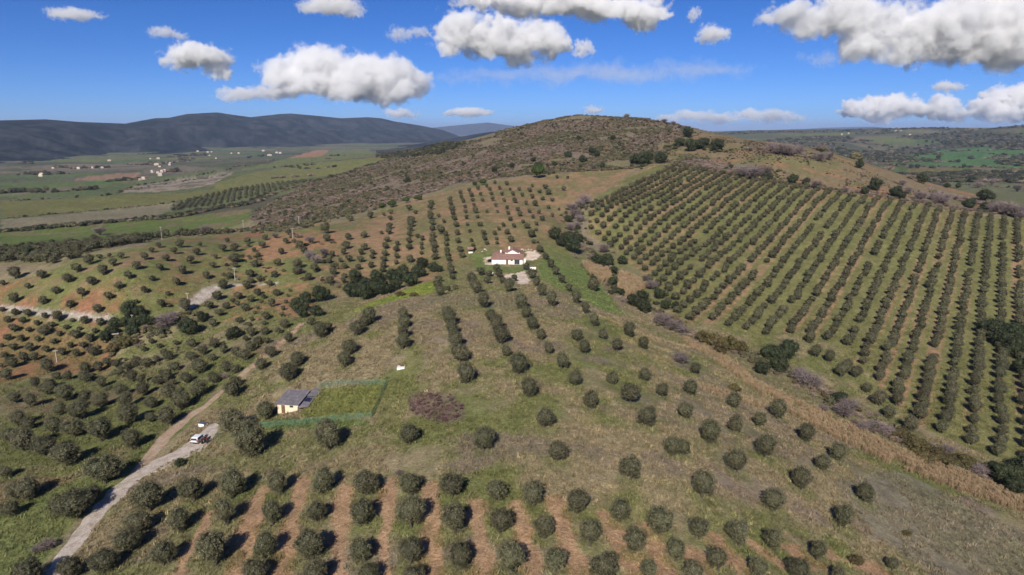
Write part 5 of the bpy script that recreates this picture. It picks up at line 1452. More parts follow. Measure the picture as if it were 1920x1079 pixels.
for k in range(2):
    f = MB().box(-W2 - 0.05, -W2 + 0.003, 1.0 + 2.2 * k, 2.2 + 2.2 * k, 0.1, 2.1).build("side_door", M_WOOD, house)
    MB().box(-W2 - 0.06, -W2 - 0.05, 1.1 + 2.2 * k, 2.1 + 2.2 * k, 0.2, 2.0).build("pane", M_GLASS, f)

sp = ground_at(882, 474)
hut = empty("garden_shelter", tuple(sp), math.radians(8), "small open garden shelter with a dark red pitched roof beside the farmhouse lawn", "shelter")
o = MB().slab([(-1.5, -1.3, 2.0), (1.5, -1.3, 2.0), (1.5, 0, 2.7), (-1.5, 0, 2.7)], 0.1).slab([(-1.5, 0.003, 2.7), (1.5, 0.003, 2.7), (1.5, 1.3, 2.0), (-1.5, 1.3, 2.0)], 0.1).build("roof", M_TILE, hut); planar_uv(o)
for sx in (-1.3, 1.3):
    for sy in (-1.0, 1.0): MB().tube((sx, sy, -0.3), (sx, sy, 2.05), 0.08, 0.08, 6).build("post", M_WOOD, hut)
MB().box(-1.0, 1.0, -0.9, -0.5, -0.2, 0.55).build("counter", M_WHITE, hut)

def rock(px, py, s, label, group):
    p = ground_at(px, py)
    r = np.random.default_rng(int(px * 31 + py))
    v = ICO_V * (1 + 0.2 * r.normal(0, 1, (len(ICO_V), 1))) * np.array((s, s * 0.8, s * 0.6))
    mb = MB().add(v, [tuple(f) for f in ICO_F])
    o = mb.build("rock", M_STONE); o.location = (p[0], p[1], p[2] + 0.2 * s); o.rotation_euler = (0, 0, r.uniform(0, 6))
    tag(o, label, "rock", group)
for px, py, s in ((979,468.5,0.55),(986,470,0.45),(991,468.5,0.5),(996,469,0.4),(982,470,0.4),(1002,471,0.4)):
    rock(px, py, s, "pale rock in the row behind the farmhouse yard", "pale rocks behind the yard")
for px, py, s in ((909,468.5,0.6),(904,472,0.4),(912,470,0.4)):
    rock(px, py, s, "pale rock on the lawn edge near the garden shelter", "pale rocks near the shelter")
gw = ground_at(996, 505)
wl = MB().box(-2.1, 2.1, -0.2, 0.2, -0.4, 0.9).build("garden_wall", M_WHITE); wl.location = tuple(gw); wl.rotation_euler = (0, 0, -0.06)
tag(wl, "low white garden wall in front of the farmhouse drive", "wall")
gp = ground_at(924, 515)
post = MB().box(-0.18, 0.18, -0.18, 0.18, -0.3, 0.9).box(-0.24, 0.24, -0.24, 0.24, 0.903, 1.0).build("gate_post", M_WHITE); post.location = tuple(gp)
tag(post, "short white gate post among the garden olives", "post")

# ---------------------------------------------------------------- shed with violet-grey roof
sh = ground_at(541, 774)
shed = empty("shed", (sh[0], sh[1], sh[2]), math.radians(-7), "cream shed with violet-grey sheet roof beside the netted lawn", "shed")
MB().box(-2.7, 2.5, 0, 6.4, -1.0, 2.25).build("wall", M_CREAM, shed)
MB().box(2.503, 4.4, 0.8, 3.4, -1.0, 1.55).build("annex_wall", M_CREAM, shed)
o = MB().slab([(-3.1, -0.5, 2.32), (2.9, -0.5, 2.32), (2.9, 6.8, 3.25), (-3.1, 6.8, 3.25)], 0.1).build("roof", M_GREYROOF, shed); planar_uv(o)
o = MB().slab([(2.6, -0.7, 1.70), (4.9, 0.1, 1.62), (4.9, 4.6, 2.35), (2.903, 4.6, 2.45)], 0.08).build("annex_roof", M_GREYROOF, shed); planar_uv(o)
o = MB().slab([(2.4, 4.603, 2.7), (5.3, 4.603, 2.6), (6.0, 9.0, 2.95), (3.2, 9.0, 3.05)], 0.08).build("lean_to_roof", M_GREYROOF, shed); planar_uv(o)
for xx, yy in ((3.4, 8.8), (5.8, 8.8), (5.1, 4.9)): MB().tube((xx, yy, -1.0), (xx, yy, 2.7), 0.06, 0.06, 6).build("lean_to_post", M_WOOD, shed)
sl = empty  # (panels below)
pn = MB().slab([(3.1, 1.9, 2.28), (4.5, 1.9, 2.24), (4.5, 3.7, 2.55), (3.1, 3.7, 2.62)], 0.06).build("solar_panel", M_CHROME, shed)
MB().slab([(3.18, 1.98, 2.305), (4.42, 1.98, 2.265), (4.42, 3.62, 2.548), (3.18, 3.62, 2.615)], 0.02).build("glass", M_SOLAR, pn)
d = MB().box(-1.7, -0.8, -0.05, 0.003, -0.2, 1.85).build("door", M_WOOD, shed)
MB().box(-0.97, -0.9, -0.10, -0.05, 0.8, 0.95).build("handle", M_CHROME, d)
w_ = MB().box(0.4, 1.3, -0.05, 0.003, 1.35, 1.85).build("window", M_WOOD, shed)
MB().box(0.47, 1.23, -0.06, -0.05, 1.42, 1.78).build("pane", M_GLASS, w_)
MB().slab([(2.2, -0.9, 0.35), (5.2, -0.1, 0.75), (5.2, 0.25, 0.75), (2.2, -0.5, 0.35)], 0.9).build("retaining_wall", M_CREAM, shed)
bn = ground_at(468, 786)
bench = empty("garden_bench", tuple(bn), 0.1, "plain wooden bench between the two olives by the shed", "bench")
for k in range(3): MB().box(-1.6, 1.6, -0.25 + 0.17 * k, -0.11 + 0.17 * k, 0.45, 0.50).build("slat", M_STONE, bench)
for sx in (-1.3, 1.3): MB().box(sx - 0.06, sx + 0.06, -0.2, 0.2, -0.2, 0.447).build("leg", M_STONE, bench)

# ---------------------------------------------------------------- green net fence round the lawn
def net_material(lo=0.08, hi=0.26):
    m, nt, b = new_mat("green_netting")
    b.inputs["Base Color"].default_value = (0.10, 0.27, 0.20, 1); b.inputs["Roughness"].default_value = 0.7
    tc = nt.nodes.new("ShaderNodeTexCoord")
    nz = nt.nodes.new("ShaderNodeTexNoise"); nz.inputs["Scale"].default_value = 1.2; nz.inputs["Detail"].default_value = 3
    nt.links.new(tc.outputs["Object"], nz.inputs["Vector"])
    mr = nt.nodes.new("ShaderNodeMapRange"); mr.inputs["From Min"].default_value = 0.3; mr.inputs["From Max"].default_value = 0.7; mr.inputs["To Min"].default_value = lo; mr.inputs["To Max"].default_value = hi
    nt.links.new(nz.outputs["Fac"], mr.inputs["Value"])
    tr = nt.nodes.new("ShaderNodeBsdfTransparent"); ms = nt.nodes.new("ShaderNodeMixShader")
    nt.links.new(mr.outputs[0], ms.inputs[0]); nt.links.new(tr.outputs[0], ms.inputs[1]); nt.links.new(b.outputs[0], ms.inputs[2])
    nt.links.new(ms.outputs[0], nt.nodes["Material Output"].inputs["Surface"])
    return m
M_NET = net_material()
M_NET2 = net_material(0.30, 0.55)
M_GPOST = plain("green_post_paint", (0.05, 0.16, 0.10), 0.6, 0.2, 4.0)
FENCE = [((400,826),(432,806)),((432,806),(520,800)),((520,800),(600,792)),((600,792),(697,784)),((697,784),(725,722)),((725,722),(660,722)),((660,722),(595,728))]
f0 = to_world([FENCE[0][0]])[0]
fence = empty("net_fence", tuple(f0), 0, "green netting fence on posts enclosing the lawn beside the shed", "fence")
def fence_local(p): return (p[0] - f0[0], p[1] - f0[1], p[2] - f0[2])
for a, b in FENCE:
    A, B = to_world([a, b])
    L_ = math.hypot(B[0] - A[0], B[1] - A[1]); nseg = max(1, int(L_ / 3.0))
    for i in range(nseg):
        p = A + (B - A) * i / nseg; q = A + (B - A) * (i + 1) / nseg
        p[2] = height(p[0], p[1]); q[2] = height(q[0], q[1])
        pl_, ql = fence_local(p), fence_local(q)
        MB().tube((pl_[0], pl_[1], pl_[2] - 0.3), (pl_[0], pl_[1], pl_[2] + 1.75), 0.045, 0.04, 6).build("post", M_GPOST, fence)
        sag = 0.12 * rng.uniform(0, 1)
        m_ = [(pl_[k] + ql[k]) / 2 for k in range(3)]
        MB().add([(pl_[0], pl_[1], pl_[2] + 0.02), (m_[0], m_[1], m_[2] + 0.02), (ql[0], ql[1], ql[2] + 0.02), (ql[0], ql[1], ql[2] + 1.45), (m_[0], m_[1], m_[2] + 1.45 - sag), (pl_[0], pl_[1], pl_[2] + 1.45)],
                 [(0, 1, 4, 5), (1, 2, 3, 4)]).build("netting", M_NET2 if a == (697, 784) else M_NET, fence)

# ---------------------------------------------------------------- white estate car
cp = ground_at(373, 827)
head = math.radians(6)
car = empty("car", (cp[0], cp[1], cp[2] + 0.05), -head, "white hatchback car parked on the gravel beside the red tractor", "car")
prof = [(-2.05, 0.35), (2.0, 0.35), (2.08, 0.62), (2.02, 0.82), (1.15, 0.98), (0.45, 1.42), (0.1, 1.50), (-1.45, 1.52), (-1.85, 1.38), (-2.02, 0.98), (-2.12, 0.75)]
def loft(profile, half, taper):
    mb = MB(); n = len(profile)
    secs = [(-half, taper), (-half * 0.86, 1.0), (half * 0.86, 1.0), (half, taper)]
    vs_ = []
    for xx, t in secs:
        for yy, zz in profile:
            k = max(0.0, (zz - 0.9) / 0.6)
            vs_.append((xx * (1 - 0.13 * k), yy * (0.985 if t < 1 else 1.0), 0.35 + (zz - 0.35) * t))
    fs = []
    for s in range(3):
        for i in range(n):
            j = (i + 1) % n
            fs.append((s * n + i, s * n + j, (s + 1) * n + j, (s + 1) * n + i))
    fs += [tuple(range(n - 1, -1, -1)), tuple(range(3 * n, 4 * n))]
    return mb.add(vs_, fs)
body = loft(prof, 0.89, 0.97).build("body", M_CARW, car, smooth=False)
MB().add([(-0.68, -1.94, 1.42), (0.68, -1.94, 1.42), (0.74, -2.09, 0.99), (-0.74, -2.09, 0.99)], [(0, 1, 2, 3)]).add([(-0.68, -1.90, 1.42), (0.68, -1.90, 1.42), (0.74, -2.03, 0.99), (-0.74, -2.03, 0.99)], [(3, 2, 1, 0)]).build("rear_window", M_GLASS, car)
MB().slab([(-0.70, 1.12, 1.03), (0.70, 1.12, 1.03), (0.62, 0.50, 1.445), (-0.62, 0.50, 1.445)], 0.03).build("windscreen", M_GLASS, car)
for s in (-1, 1):
    for y0, y1 in ((-1.5, -0.75), (-0.68, 0.2)):
        MB().add([(s * 0.872, y0, 1.0), (s * 0.872, y1 + (0.35 if y1 > 0 else 0), 1.0), (s * 0.80, y1, 1.40), (s * 0.80, y0 - (0.15 if y0 < -1 else 0), 1.40),
                  (s * 0.90, y0, 1.0), (s * 0.90, y1 + (0.35 if y1 > 0 else 0), 1.0), (s * 0.815, y1, 1.40), (s * 0.815, y0 - (0.15 if y0 < -1 else 0), 1.40)],
                 [(0, 1, 2, 3), (4, 7, 6, 5), (0, 4, 5, 1), (1, 5, 6, 2), (2, 6, 7, 3), (3, 7, 4, 0)]).build("side_window", M_GLASS, car)
    MB().box(s * 0.78 - 0.1, s * 0.78 + 0.1, -2.15, -2.03, 0.78, 1.12).build("tail_light", M_LAMP, car)
    MB().box(s * 0.70 - 0.16, s * 0.70 + 0.16, 1.98, 2.07, 0.66, 0.80).build("headlight", M_LENS, car)
    MB().box(s * 0.98 - 0.09, s * 0.98 + 0.09, 0.62, 0.74, 0.98, 1.12).build("mirror", M_CARW, car)
    for yy in (-1.3, 1.3):
        wh = MB().tube((s * 0.68, yy, 0.31), (s * 0.90, yy, 0.31), 0.31, 0.31, 16).build("wheel", M_DARK, car)
        MB().tube((s * 0.902, yy, 0.31), (s * 0.925, yy, 0.31), 0.19, 0.17, 12).build("rim", M_CHROME, wh)
MB().box(-0.88, 0.88, -2.17, -2.02, 0.36, 0.58).build("bumper", M_DARK, car)
MB().box(-0.26, 0.26, -2.145, -2.08, 0.72, 0.84).build("number_plate", M_LENS, car)

# ---------------------------------------------------------------- small red tractor
tp = ground_at(385, 830)
tr = empty("tractor", (tp[0], tp[1], tp[2] + 0.05), math.radians(14), "small dark red tractor on the gravel beside the white car", "tractor")
MB().prism([(-0.26, 0.55), (0.26, 0.55), (0.24, 1.05), (0.12, 1.15), (-0.12, 1.15), (-0.24, 1.05)], 0.35, 1.55).build("bonnet", M_RED, tr)
MB().box(-0.2, 0.2, -0.9, 1.4, 0.35, 0.55).build("chassis", M_DARK, tr)
MB().box(-0.24, 0.24, -0.65, -0.25, 0.80, 0.90).box(-0.24, 0.24, -0.72, -0.64, 0.903, 1.25).build("seat", M_DARK, tr)
MB().tube((0, 0.3, 1.0), (0, 0.0, 1.28), 0.03, 0.03, 6).tube((0, 0.0, 1.28), (0, -0.02, 1.31), 0.19, 0.19, 12).build("steering_wheel", M_DARK, tr)
MB().tube((0.14, 1.1, 1.1), (0.14, 1.1, 1.75), 0.03, 0.03, 6).build("exhaust", M_CHROME, tr)
for s in (-1, 1):
    MB().slab([(s * 0.55 - 0.17, -0.95, 0.95), (s * 0.55 + 0.17, -0.95, 0.95), (s * 0.55 + 0.17, -0.2, 1.06), (s * 0.55 - 0.17, -0.2, 1.06)], 0.05).build("mudguard", M_RED, tr)
    wh = MB().tube((s * 0.42, -0.55, 0.50), (s * 0.70, -0.55, 0.50), 0.50, 0.50, 16).build("rear_wheel", M_DARK, tr)
    MB().tube((s * 0.703, -0.55, 0.50), (s * 0.73, -0.55, 0.50), 0.26, 0.22, 12).build("rim", M_LENS, wh)
    wh = MB().tube((s * 0.38, 1.15, 0.30), (s * 0.56, 1.15, 0.30), 0.30, 0.30, 14).build("front_wheel", M_DARK, tr)
    MB().tube((s * 0.563, 1.15, 0.30), (s * 0.59, 1.15, 0.30), 0.15, 0.13, 10).build("rim", M_LENS, wh)
for s in (-0.5, 0.5): MB().tube((s, -0.85, 0.9), (s, -0.85, 1.75), 0.03, 0.03, 6).build("roll_bar_post", M_CHROME, tr)
MB().box(-0.53, 0.53, -0.88, -0.82, 1.753, 1.81).build("roll_bar_top", M_CHROME, tr)

bp_ = ground_at(380, 799)
bx = empty("storage_box", (bp_[0], bp_[1], bp_[2]), -0.25, "low white storage box with a grey lid on the grass above the car", "box")
MB().prism([(-0.75, -0.1), (0.75, -0.1), (0.82, 0.75), (-0.82, 0.75)], -0.5, 0.5).build("tub", M_CARW, bx)
MB().box(-0.88, 0.88, -0.56, 0.56, 0.753, 0.85).build("lid", M_CHROME, bx)
s2 = ground_at(388, 796)
sk = MB().prism([(-0.28, -0.05), (0.28, -0.05), (0.24, 0.3), (0.1, 0.45), (-0.12, 0.42), (-0.25, 0.28)], -0.2, 0.2).build("sack", M_CREAM); sk.location = tuple(s2)
tag(sk, "small pale sack lying beside the white storage box", "sack")

wp = ground_at(752, 690)
well = empty("well_cover", tuple(wp), 0.05, "square white concrete well cover alone on the open hill", "well cover")
MB().box(-0.95, 0.95, -0.9, 0.9, -0.4, 0.30).build("slab", M_WHITE, well)
MB().box(-0.2, 0.75, 0.15, 0.75, 0.303, 0.42).build("hatch", M_WOOD, well)
sw = ground_at(206, 637)
shp = empty("sheet_roof", tuple(sw), 0.5, "long pale sheet roof half hidden under the dark oak thicket", "roof")
MB().slab([(-3, -0.8, 1.9), (3, -0.8, 1.9), (3, 0.9, 2.2), (-3, 0.9, 2.2)], 0.06).build("sheet", M_STONE, shp)
for sx in (-2.7, 2.7):
    for sy in (-0.6, 0.7): MB().tube((sx, sy, -0.3), (sx, sy, 1.84 + 0.17 * (sy + 0.8)), 0.05, 0.05, 6).build("post", M_WOOD, shp)

# ---------------------------------------------------------------- utility poles: foot pixel, height in pixels
def pole(foot, top_py, label, big=False):
    p = ground_at(*foot)
    d = depth_of(p[None])[0]
    h = (foot[1] - top_py) * d / 1280.0 / 0.97
    e = empty("utility_pole", tuple(p), rng.uniform(-0.6, 0.6), label, "pole", "utility poles of the slopes")
    r = 0.16 if not big else 0.26
    MB().tube((0, 0, -0.6), (0, 0, h), r, r * 0.6, 8).build("shaft", M_POLE, e)
    arm = MB().box(-0.75, 0.75, -0.06, 0.06, h - 0.45, h - 0.33).build("crossarm", M_POLE, e)
    for xx in (-0.65, 0.0, 0.65): MB().tube((xx, 0, h - 0.33), (xx, 0, h - 0.15), 0.06, 0.05, 6).build("insulator", M_LENS, arm)
pole((107,680), 656, "utility pole in front of the reddish soil beside a broad olive")
pole((248,600), 590, "utility pole against the dark oak thicket in the dip")
pole((101,483), 473, "utility pole rising from the grove behind the reddish hillside")
pole((304,451), 426, "tall utility pole by the hedge below the bright green field")
pole((457,434), 414, "utility pole at the corner of the bright green field")
pole((549,447), 428, "utility pole on the reddish slope below the thick pole", False)
pole((561,423), 406, "thick pale utility pole at the edge of the scrub", True)
pole((441,526), 502, "utility pole above the pale bend of the farm road")
pole((352,563), 549, "utility pole beside the wide olive at the farm road")

# ---------------------------------------------------------------- far houses
M_FARW = plain("far_house_plaster", (0.46, 0.39, 0.33), 0.9, 0.1, 0.5)
def far_house(px, py, wpx_, label, group, white=True, roofm=None, two=False):
    p = ground_at(px, py)
    if np.isnan(p[0]): return
    d = depth_of(p[None])[0]
    w = max(6.0, 0.8 * wpx_ * d / 1280.0); dp = w * 0.55; h = min(7.0, 0.38 * w + 1.5) if not two else min(9.0, 0.5 * w + 2)
    e = empty("house", tuple(p), rng.uniform(-0.5, 0.5), label, "house", group)
    MB().prism([(-w / 2, -3), (w / 2, -3), (w / 2, h), (0, h + 0.13 * w), (-w / 2, h)], -dp / 2, dp / 2).build("wall", M_FARW if white else M_CREAM, e)
    t = 0.13 * w
    o = MB().slab([(-w / 2 - 0.5, -dp / 2 - 0.5, h - 0.1), (0, -dp / 2 - 0.5, h + t + 0.12), (0, dp / 2 + 0.5, h + t + 0.12), (-w / 2 - 0.5, dp / 2 + 0.5, h - 0.1)], 0.1).slab(
        [(0.003, -dp / 2 - 0.5, h + t + 0.12), (w / 2 + 0.5, -dp / 2 - 0.5, h - 0.1), (w / 2 + 0.5, dp / 2 + 0.5, h - 0.1), (0.003, dp / 2 + 0.5, h + t + 0.12)], 0.1).build("roof", roofm or M_TILE, e)
    planar_uv(o)
    for xx in (-0.3, 0.0, 0.3):
        wnd = MB().box(xx * w - 0.6, xx * w + 0.6, -dp / 2 - 0.06, -dp / 2 + 0.01, 1.0, 2.4).build("window", M_WOOD, e)
        MB().box(xx * w - 0.5, xx * w + 0.5, -dp / 2 - 0.09, -dp / 2 - 0.06, 1.1, 2.3).build("pane", M_GLASS, wnd)
F5 = lambda x, y: (x / 5.394, 250 + y / 5.394)
F6 = lambda x, y: (320 + x / 5.394, 250 + y / 5.394)
for (x, y), w in ((F5(1460,468), 11), (F5(1415,476), 6)): far_house(x, y, w, "pale farm building beside the dark hedge end on the plain", "pale farm by the hedge end")
for (x, y), w in ((F5(1620,430), 9), (F5(1640,395), 7), (F5(1545,400), 8), (F5(1600,412), 7), (F5(1665,385), 6)): far_house(x, y, w, "house with red roof in the hamlet beside the dark tree clump on the plain", "hamlet on the plain", two=True)
for (x, y), w in ((F5(1585,325), 10), (F5(1722,305), 5), (F5(1718,325), 6), (F5(1620,348), 7)): far_house(x, y, w, "house in the tree-lined settlement behind the plain hamlet", "settlement behind the hamlet")
for (x, y), w in ((F5(1600,262), 7), (F5(1525,264), 5), (F5(1105,284), 7)): far_house(x, y, w, "lone white house near the foot of the wooded mountains", "houses at the mountain foot")
for (x, y), w in ((F5(800,362), 9), (F5(1035,354), 6), (F5(940,354), 6)): far_house(x, y, w, "farmhouse beside the long row of dark trees on the plain", "farms by the tree row")
far_house(*F5(540,360), 6, "small white house by bare trees on the plain", None)
for (x, y), w in ((F5(412,436), 8), (F5(418,420), 7)): far_house(x, y, w, "red house between dark conifers on the plain", "red house among conifers", white=False)
for (x, y), w in ((F6(380,198), 6), (F6(275,188), 5), (F6(415,194), 4), (F6(690,207), 5), (F6(615,207), 4), (F6(395,230), 4), (F6(460,258), 4)): far_house(x, y, w, "tiny white house scattered across the far plain", "tiny far houses")
for (x, y), w in ((F6(1000,230), 10), (F6(1075,203), 6), (F6(1108,206), 6), (F6(940,184), 7)): far_house(x, y, w, "white farm building behind the sloping green field", "farm behind the green field", roofm=M_STONE)
R7p = lambda x, y: (1380 + x / 3.556, 220 + y / 3.556)
far_house(*R7p(740,268), 8, "white house among bare trees in the valley beyond the ochre ridge", None, roofm=M_STONE)
far_house(*R7p(1160,120), 5, "white house alone on the far hillside beyond the ochre ridge", None, roofm=M_STONE)
for (x, y), w in ((R7p(705,117), 4), (R7p(750,110), 4), (R7p(1065,94), 4), (R7p(1100,95), 4)): far_house(x, y, w, "tiny pale house on the farthest skyline beyond the ochre ridge", "houses on the far skyline", roofm=M_STONE)
far_house(*R7p(1632,197), 4, "tiny white hut in the tree group above the far green field", None, roofm=M_STONE)

# ================================================================ far mountains
def mountain_material(name, c0, c1):
    m, nt, b = new_mat(name)
    b.inputs["Roughness"].default_value = 1.0; b.inputs["Specular IOR Level"].default_value = 0.0
    tc = nt.nodes.new("ShaderNodeTexCoord")
    last = None
    rp = nt.nodes.new("ShaderNodeValToRGB")
    rp.color_ramp.elements[0].position = 0.42; rp.color_ramp.elements[1].position = 0.62
    rp.color_ramp.elements[0].color = tuple(c0) + (1,); rp.color_ramp.elements[1].color = tuple(c1) + (1,)
    nz = nt.nodes.new("ShaderNodeTexNoise"); nz.inputs["Scale"].default_value = 0.006; nz.inputs["Detail"].default_value = 8; nz.inputs["Roughness"].default_value = 0.65
    nt.links.new(tc.outputs["Object"], nz.inputs["Vector"]); nt.links.new(nz.outputs["Fac"], rp.inputs["Fac"])
    nt.links.new(rp.outputs["Color"], b.inputs["Base Color"])
    return m
def mountain(name, profile, base_d, depth, base_z, mat, label, seed, rough=1.0):
    """A range given by its skyline in pixels, its foot distance along the columns and its own depth."""
    pr = np.array(profile, float)
    cols = np.arange(pr[0, 0], pr[-1, 0] + 1, 3.0)
    sky_y = np.interp(cols, pr[:, 0], pr[:, 1])
    bd = np.array(base_d, float); D0 = np.interp(cols, bd[:, 0], bd[:, 1])
    nt_ = 60
    V = []
    for c, sy, d0 in zip(cols, sky_y, D0):
        d = ray_dir(c, sy); d = d / math.hypot(d[0], d[1])
        crest = d0 + depth
        zc = CAM_Z + d[2] * crest
        for t in np.linspace(0, 1.6, nt_):
            r = d0 + depth * t
            x, y = d[0] * r, d[1] * r
            f = sstep(0, 1, np.array(min(t, 2 - t) if t <= 1 else 1 - (t - 1) * 0.9)) * 0.55 + 0.45 * (t if t <= 1 else max(0, 2 - t))
            nn = (abs(float(fbm(np.array(x), np.array(y), 760.0, seed, 5)) - 0.5) * 2 - 0.25)
            z = base_z + (zc - base_z) * float(f)
            amp = min(t, 1.0) * max(0.0, 1 - abs(t - 1) * 0.2)
            z -= rough * 230 * max(0, nn + 0.2) * math.sin(math.pi * min(t, 1.0)) ** 0.8 * (zc - base_z) / 250
            V.append((x, y, z if t > 0 else base_z - 30))
    nc = len(cols)
    idx = np.arange(nc * nt_).reshape(nc, nt_)
    F = np.stack([idx[:-1, :-1], idx[1:, :-1], idx[1:, 1:], idx[:-1, 1:]], -1).reshape(-1, 4)
    o = bpy.data.objects.new(name, fast_mesh(name, np.array(V), F, mat, smooth=True)); COL.objects.link(o)
    return tag(o, label, "mountains", kind="structure")
M_MOUNT = mountain_material("wooded_mountain", (0.008, 0.013, 0.015), (0.044, 0.047, 0.047))
mountain("mountain_range", [(-560,228),(-300,232),(-100,226),(0,226),(85,224),(150,229),(235,232),(290,222),(318,221),(350,214),(385,212),(408,211),(440,216),(470,220),(525,214),(545,213),(590,217),(640,222),(690,220),(715,222),(740,228),(790,236),(830,244),(865,257),(900,266)],
         [(-560,3000),(0,3300),(250,4200),(500,5600),(900,8200)], 2300, -62, M_MOUNT, "long dark wooded mountain range behind the plain", 21, 1.0)
mountain("mountain_ridge", [(700,280),(780,271),(840,261),(890,252),(925,247),(960,248),(1010,262),(1060,280)], [(700,5200),(1060,5200)], 700, -62, M_MOUNT, "low dark wooded ridge behind the flank of the scrub hill", 23, 0.6)
mountain("far_mountain", [(720,250),(800,241),(850,236),(880,233),(915,230),(950,235),(1000,241),(1060,250)], [(720,20000),(1060,20000)], 2500, -62, M_MOUNT, "pale blue far mountain behind the dark wooded range", 25, 0.5)
mountain("far_mountain", [(1200,250),(1300,247),(1360,246),(1420,245),(1500,243),(1540,240),(1580,239),(1640,238),(1700,243),(1780,246),(1900,248),(2100,250)], [(1200,26000),(2100,26000)], 2500, -62, M_MOUNT, "faint blue far mountains beyond the farmland hills", 27, 0.5)

# ================================================================ haze: one even box of air round everything but the clouds
hz = MB().box(-42000, 42000, -2000, 40000, -130, 330).build("haze", [])
hm = bpy.data.materials.new("haze"); hm.use_nodes = True
hn = hm.node_tree; hn.nodes.clear()
ho = hn.nodes.new("ShaderNodeOutputMaterial"); hv = hn.nodes.new("ShaderNodeVolumePrincipled")
hv.inputs["Color"].default_value = (0.52, 0.67, 1.0, 1); hv.inputs["Density"].default_value = 3.4e-5; hv.inputs["Anisotropy"].default_value = 0.0
hn.links.new(hv.outputs[0], ho.inputs["Volume"])
hz.data.materials.append(hm)
tag(hz, "thin pale blue haze over the whole landscape", "haze", kind="stuff")

# ================================================================ clouds: bodies of scattering droplets high above the haze
def cloud_material(name, blobs, size, dens, wisp, seed):
    """Density: the union of the cloud's lobes, its rim broken up by noise; blobs are (centre, radii) in metres about the cloud's origin."""
    m = bpy.data.materials.new(name); m.use_nodes = True
    nt = m.node_tree; nt.nodes.clear()
    N, L = nt.nodes.new, nt.links.new
    def math_(op, a, b=None, c=None):
        n = N("ShaderNodeMath"); n.operation = op
        for k, v in enumerate((a, b, c)):
            if v is None: continue
            if isinstance(v, (int, float)): n.inputs[k].default_value = v
            else: L(v, n.inputs[k])
        return n.outputs[0]
    tc0 = N("ShaderNodeTexCoord")
    sh_ = N("ShaderNodeVectorMath"); sh_.operation = 'ADD'; sh_.inputs[1].default_value = (size * 13.7 * seed, size * 7.9 * seed, size * 3.3 * seed)
    L(tc0.outputs["Object"], sh_.inputs[0])
    n1_ = N("ShaderNodeTexNoise"); n1_.inputs["Scale"].default_value = 0.62 / size; n1_.inputs["Detail"].default_value = 5; n1_.inputs["Roughness"].default_value = 0.58
    L(sh_.outputs[0], n1_.inputs["Vector"])
    vm = N("ShaderNodeVectorMath"); vm.operation = 'MULTIPLY_ADD'
    L(n1_.outputs["Color"], vm.inputs[0]); vm.inputs[1].default_value = (size * 3.4, size * 3.4, size * 2.6)
    off = N("ShaderNodeVectorMath"); off.operation = 'SUBTRACT'; off.inputs[1].default_value = (size * 1.7, size * 1.7, size * 1.3)
    L(tc0.outputs["Object"], off.inputs[0]); L(off.outputs[0], vm.inputs[2])
    field = None
    for c_, r_ in blobs:
        s1 = N("ShaderNodeVectorMath"); s1.operation = 'SUBTRACT'; s1.inputs[1].default_value = tuple(c_); L(vm.outputs[0], s1.inputs[0])
        s2_ = N("ShaderNodeVectorMath"); s2_.operation = 'DIVIDE'; s2_.inputs[1].default_value = tuple(r_); L(s1.outputs[0], s2_.inputs[0])
        s3 = N("ShaderNodeVectorMath"); s3.operation = 'LENGTH'; L(s2_.outputs[0], s3.inputs[0])
        f = math_('SUBTRACT', 1.0, s3.outputs["Value"])
        field = f if field is None else math_('SMOOTH_MAX', field, f, 0.12)
    n2_ = N("ShaderNodeTexNoise"); n2_.inputs["Scale"].default_value = 2.4 / size; n2_.inputs["Detail"].default_value = 5; n2_.inputs["Roughness"].default_value = 0.6
    L(sh_.outputs[0], n2_.inputs["Vector"])
    fz = math_('ADD', field, math_('MULTIPLY', math_('SUBTRACT', n2_.outputs["Fac"], 0.5), wisp))
    mr = N("ShaderNodeMapRange"); mr.interpolation_type = 'SMOOTHSTEP'
    mr.inputs["From Min"].default_value = 0.0; mr.inputs["From Max"].default_value = 0.42; mr.inputs["To Min"].default_value = 0.0; mr.inputs["To Max"].default_value = dens
    L(fz, mr.inputs["Value"])
    pv = N("ShaderNodeVolumePrincipled"); pv.inputs["Color"].default_value = (0.997, 0.997, 0.997, 1); pv.inputs["Anisotropy"].default_value = 0.0
    L(mr.outputs[0], pv.inputs["Density"])
    out = N("ShaderNodeOutputMaterial"); L(pv.outputs[0], out.inputs["Volume"])
    m.cycles.volume_step_rate = 0.16
    m.cycles.homogeneous_volume = False
    return m

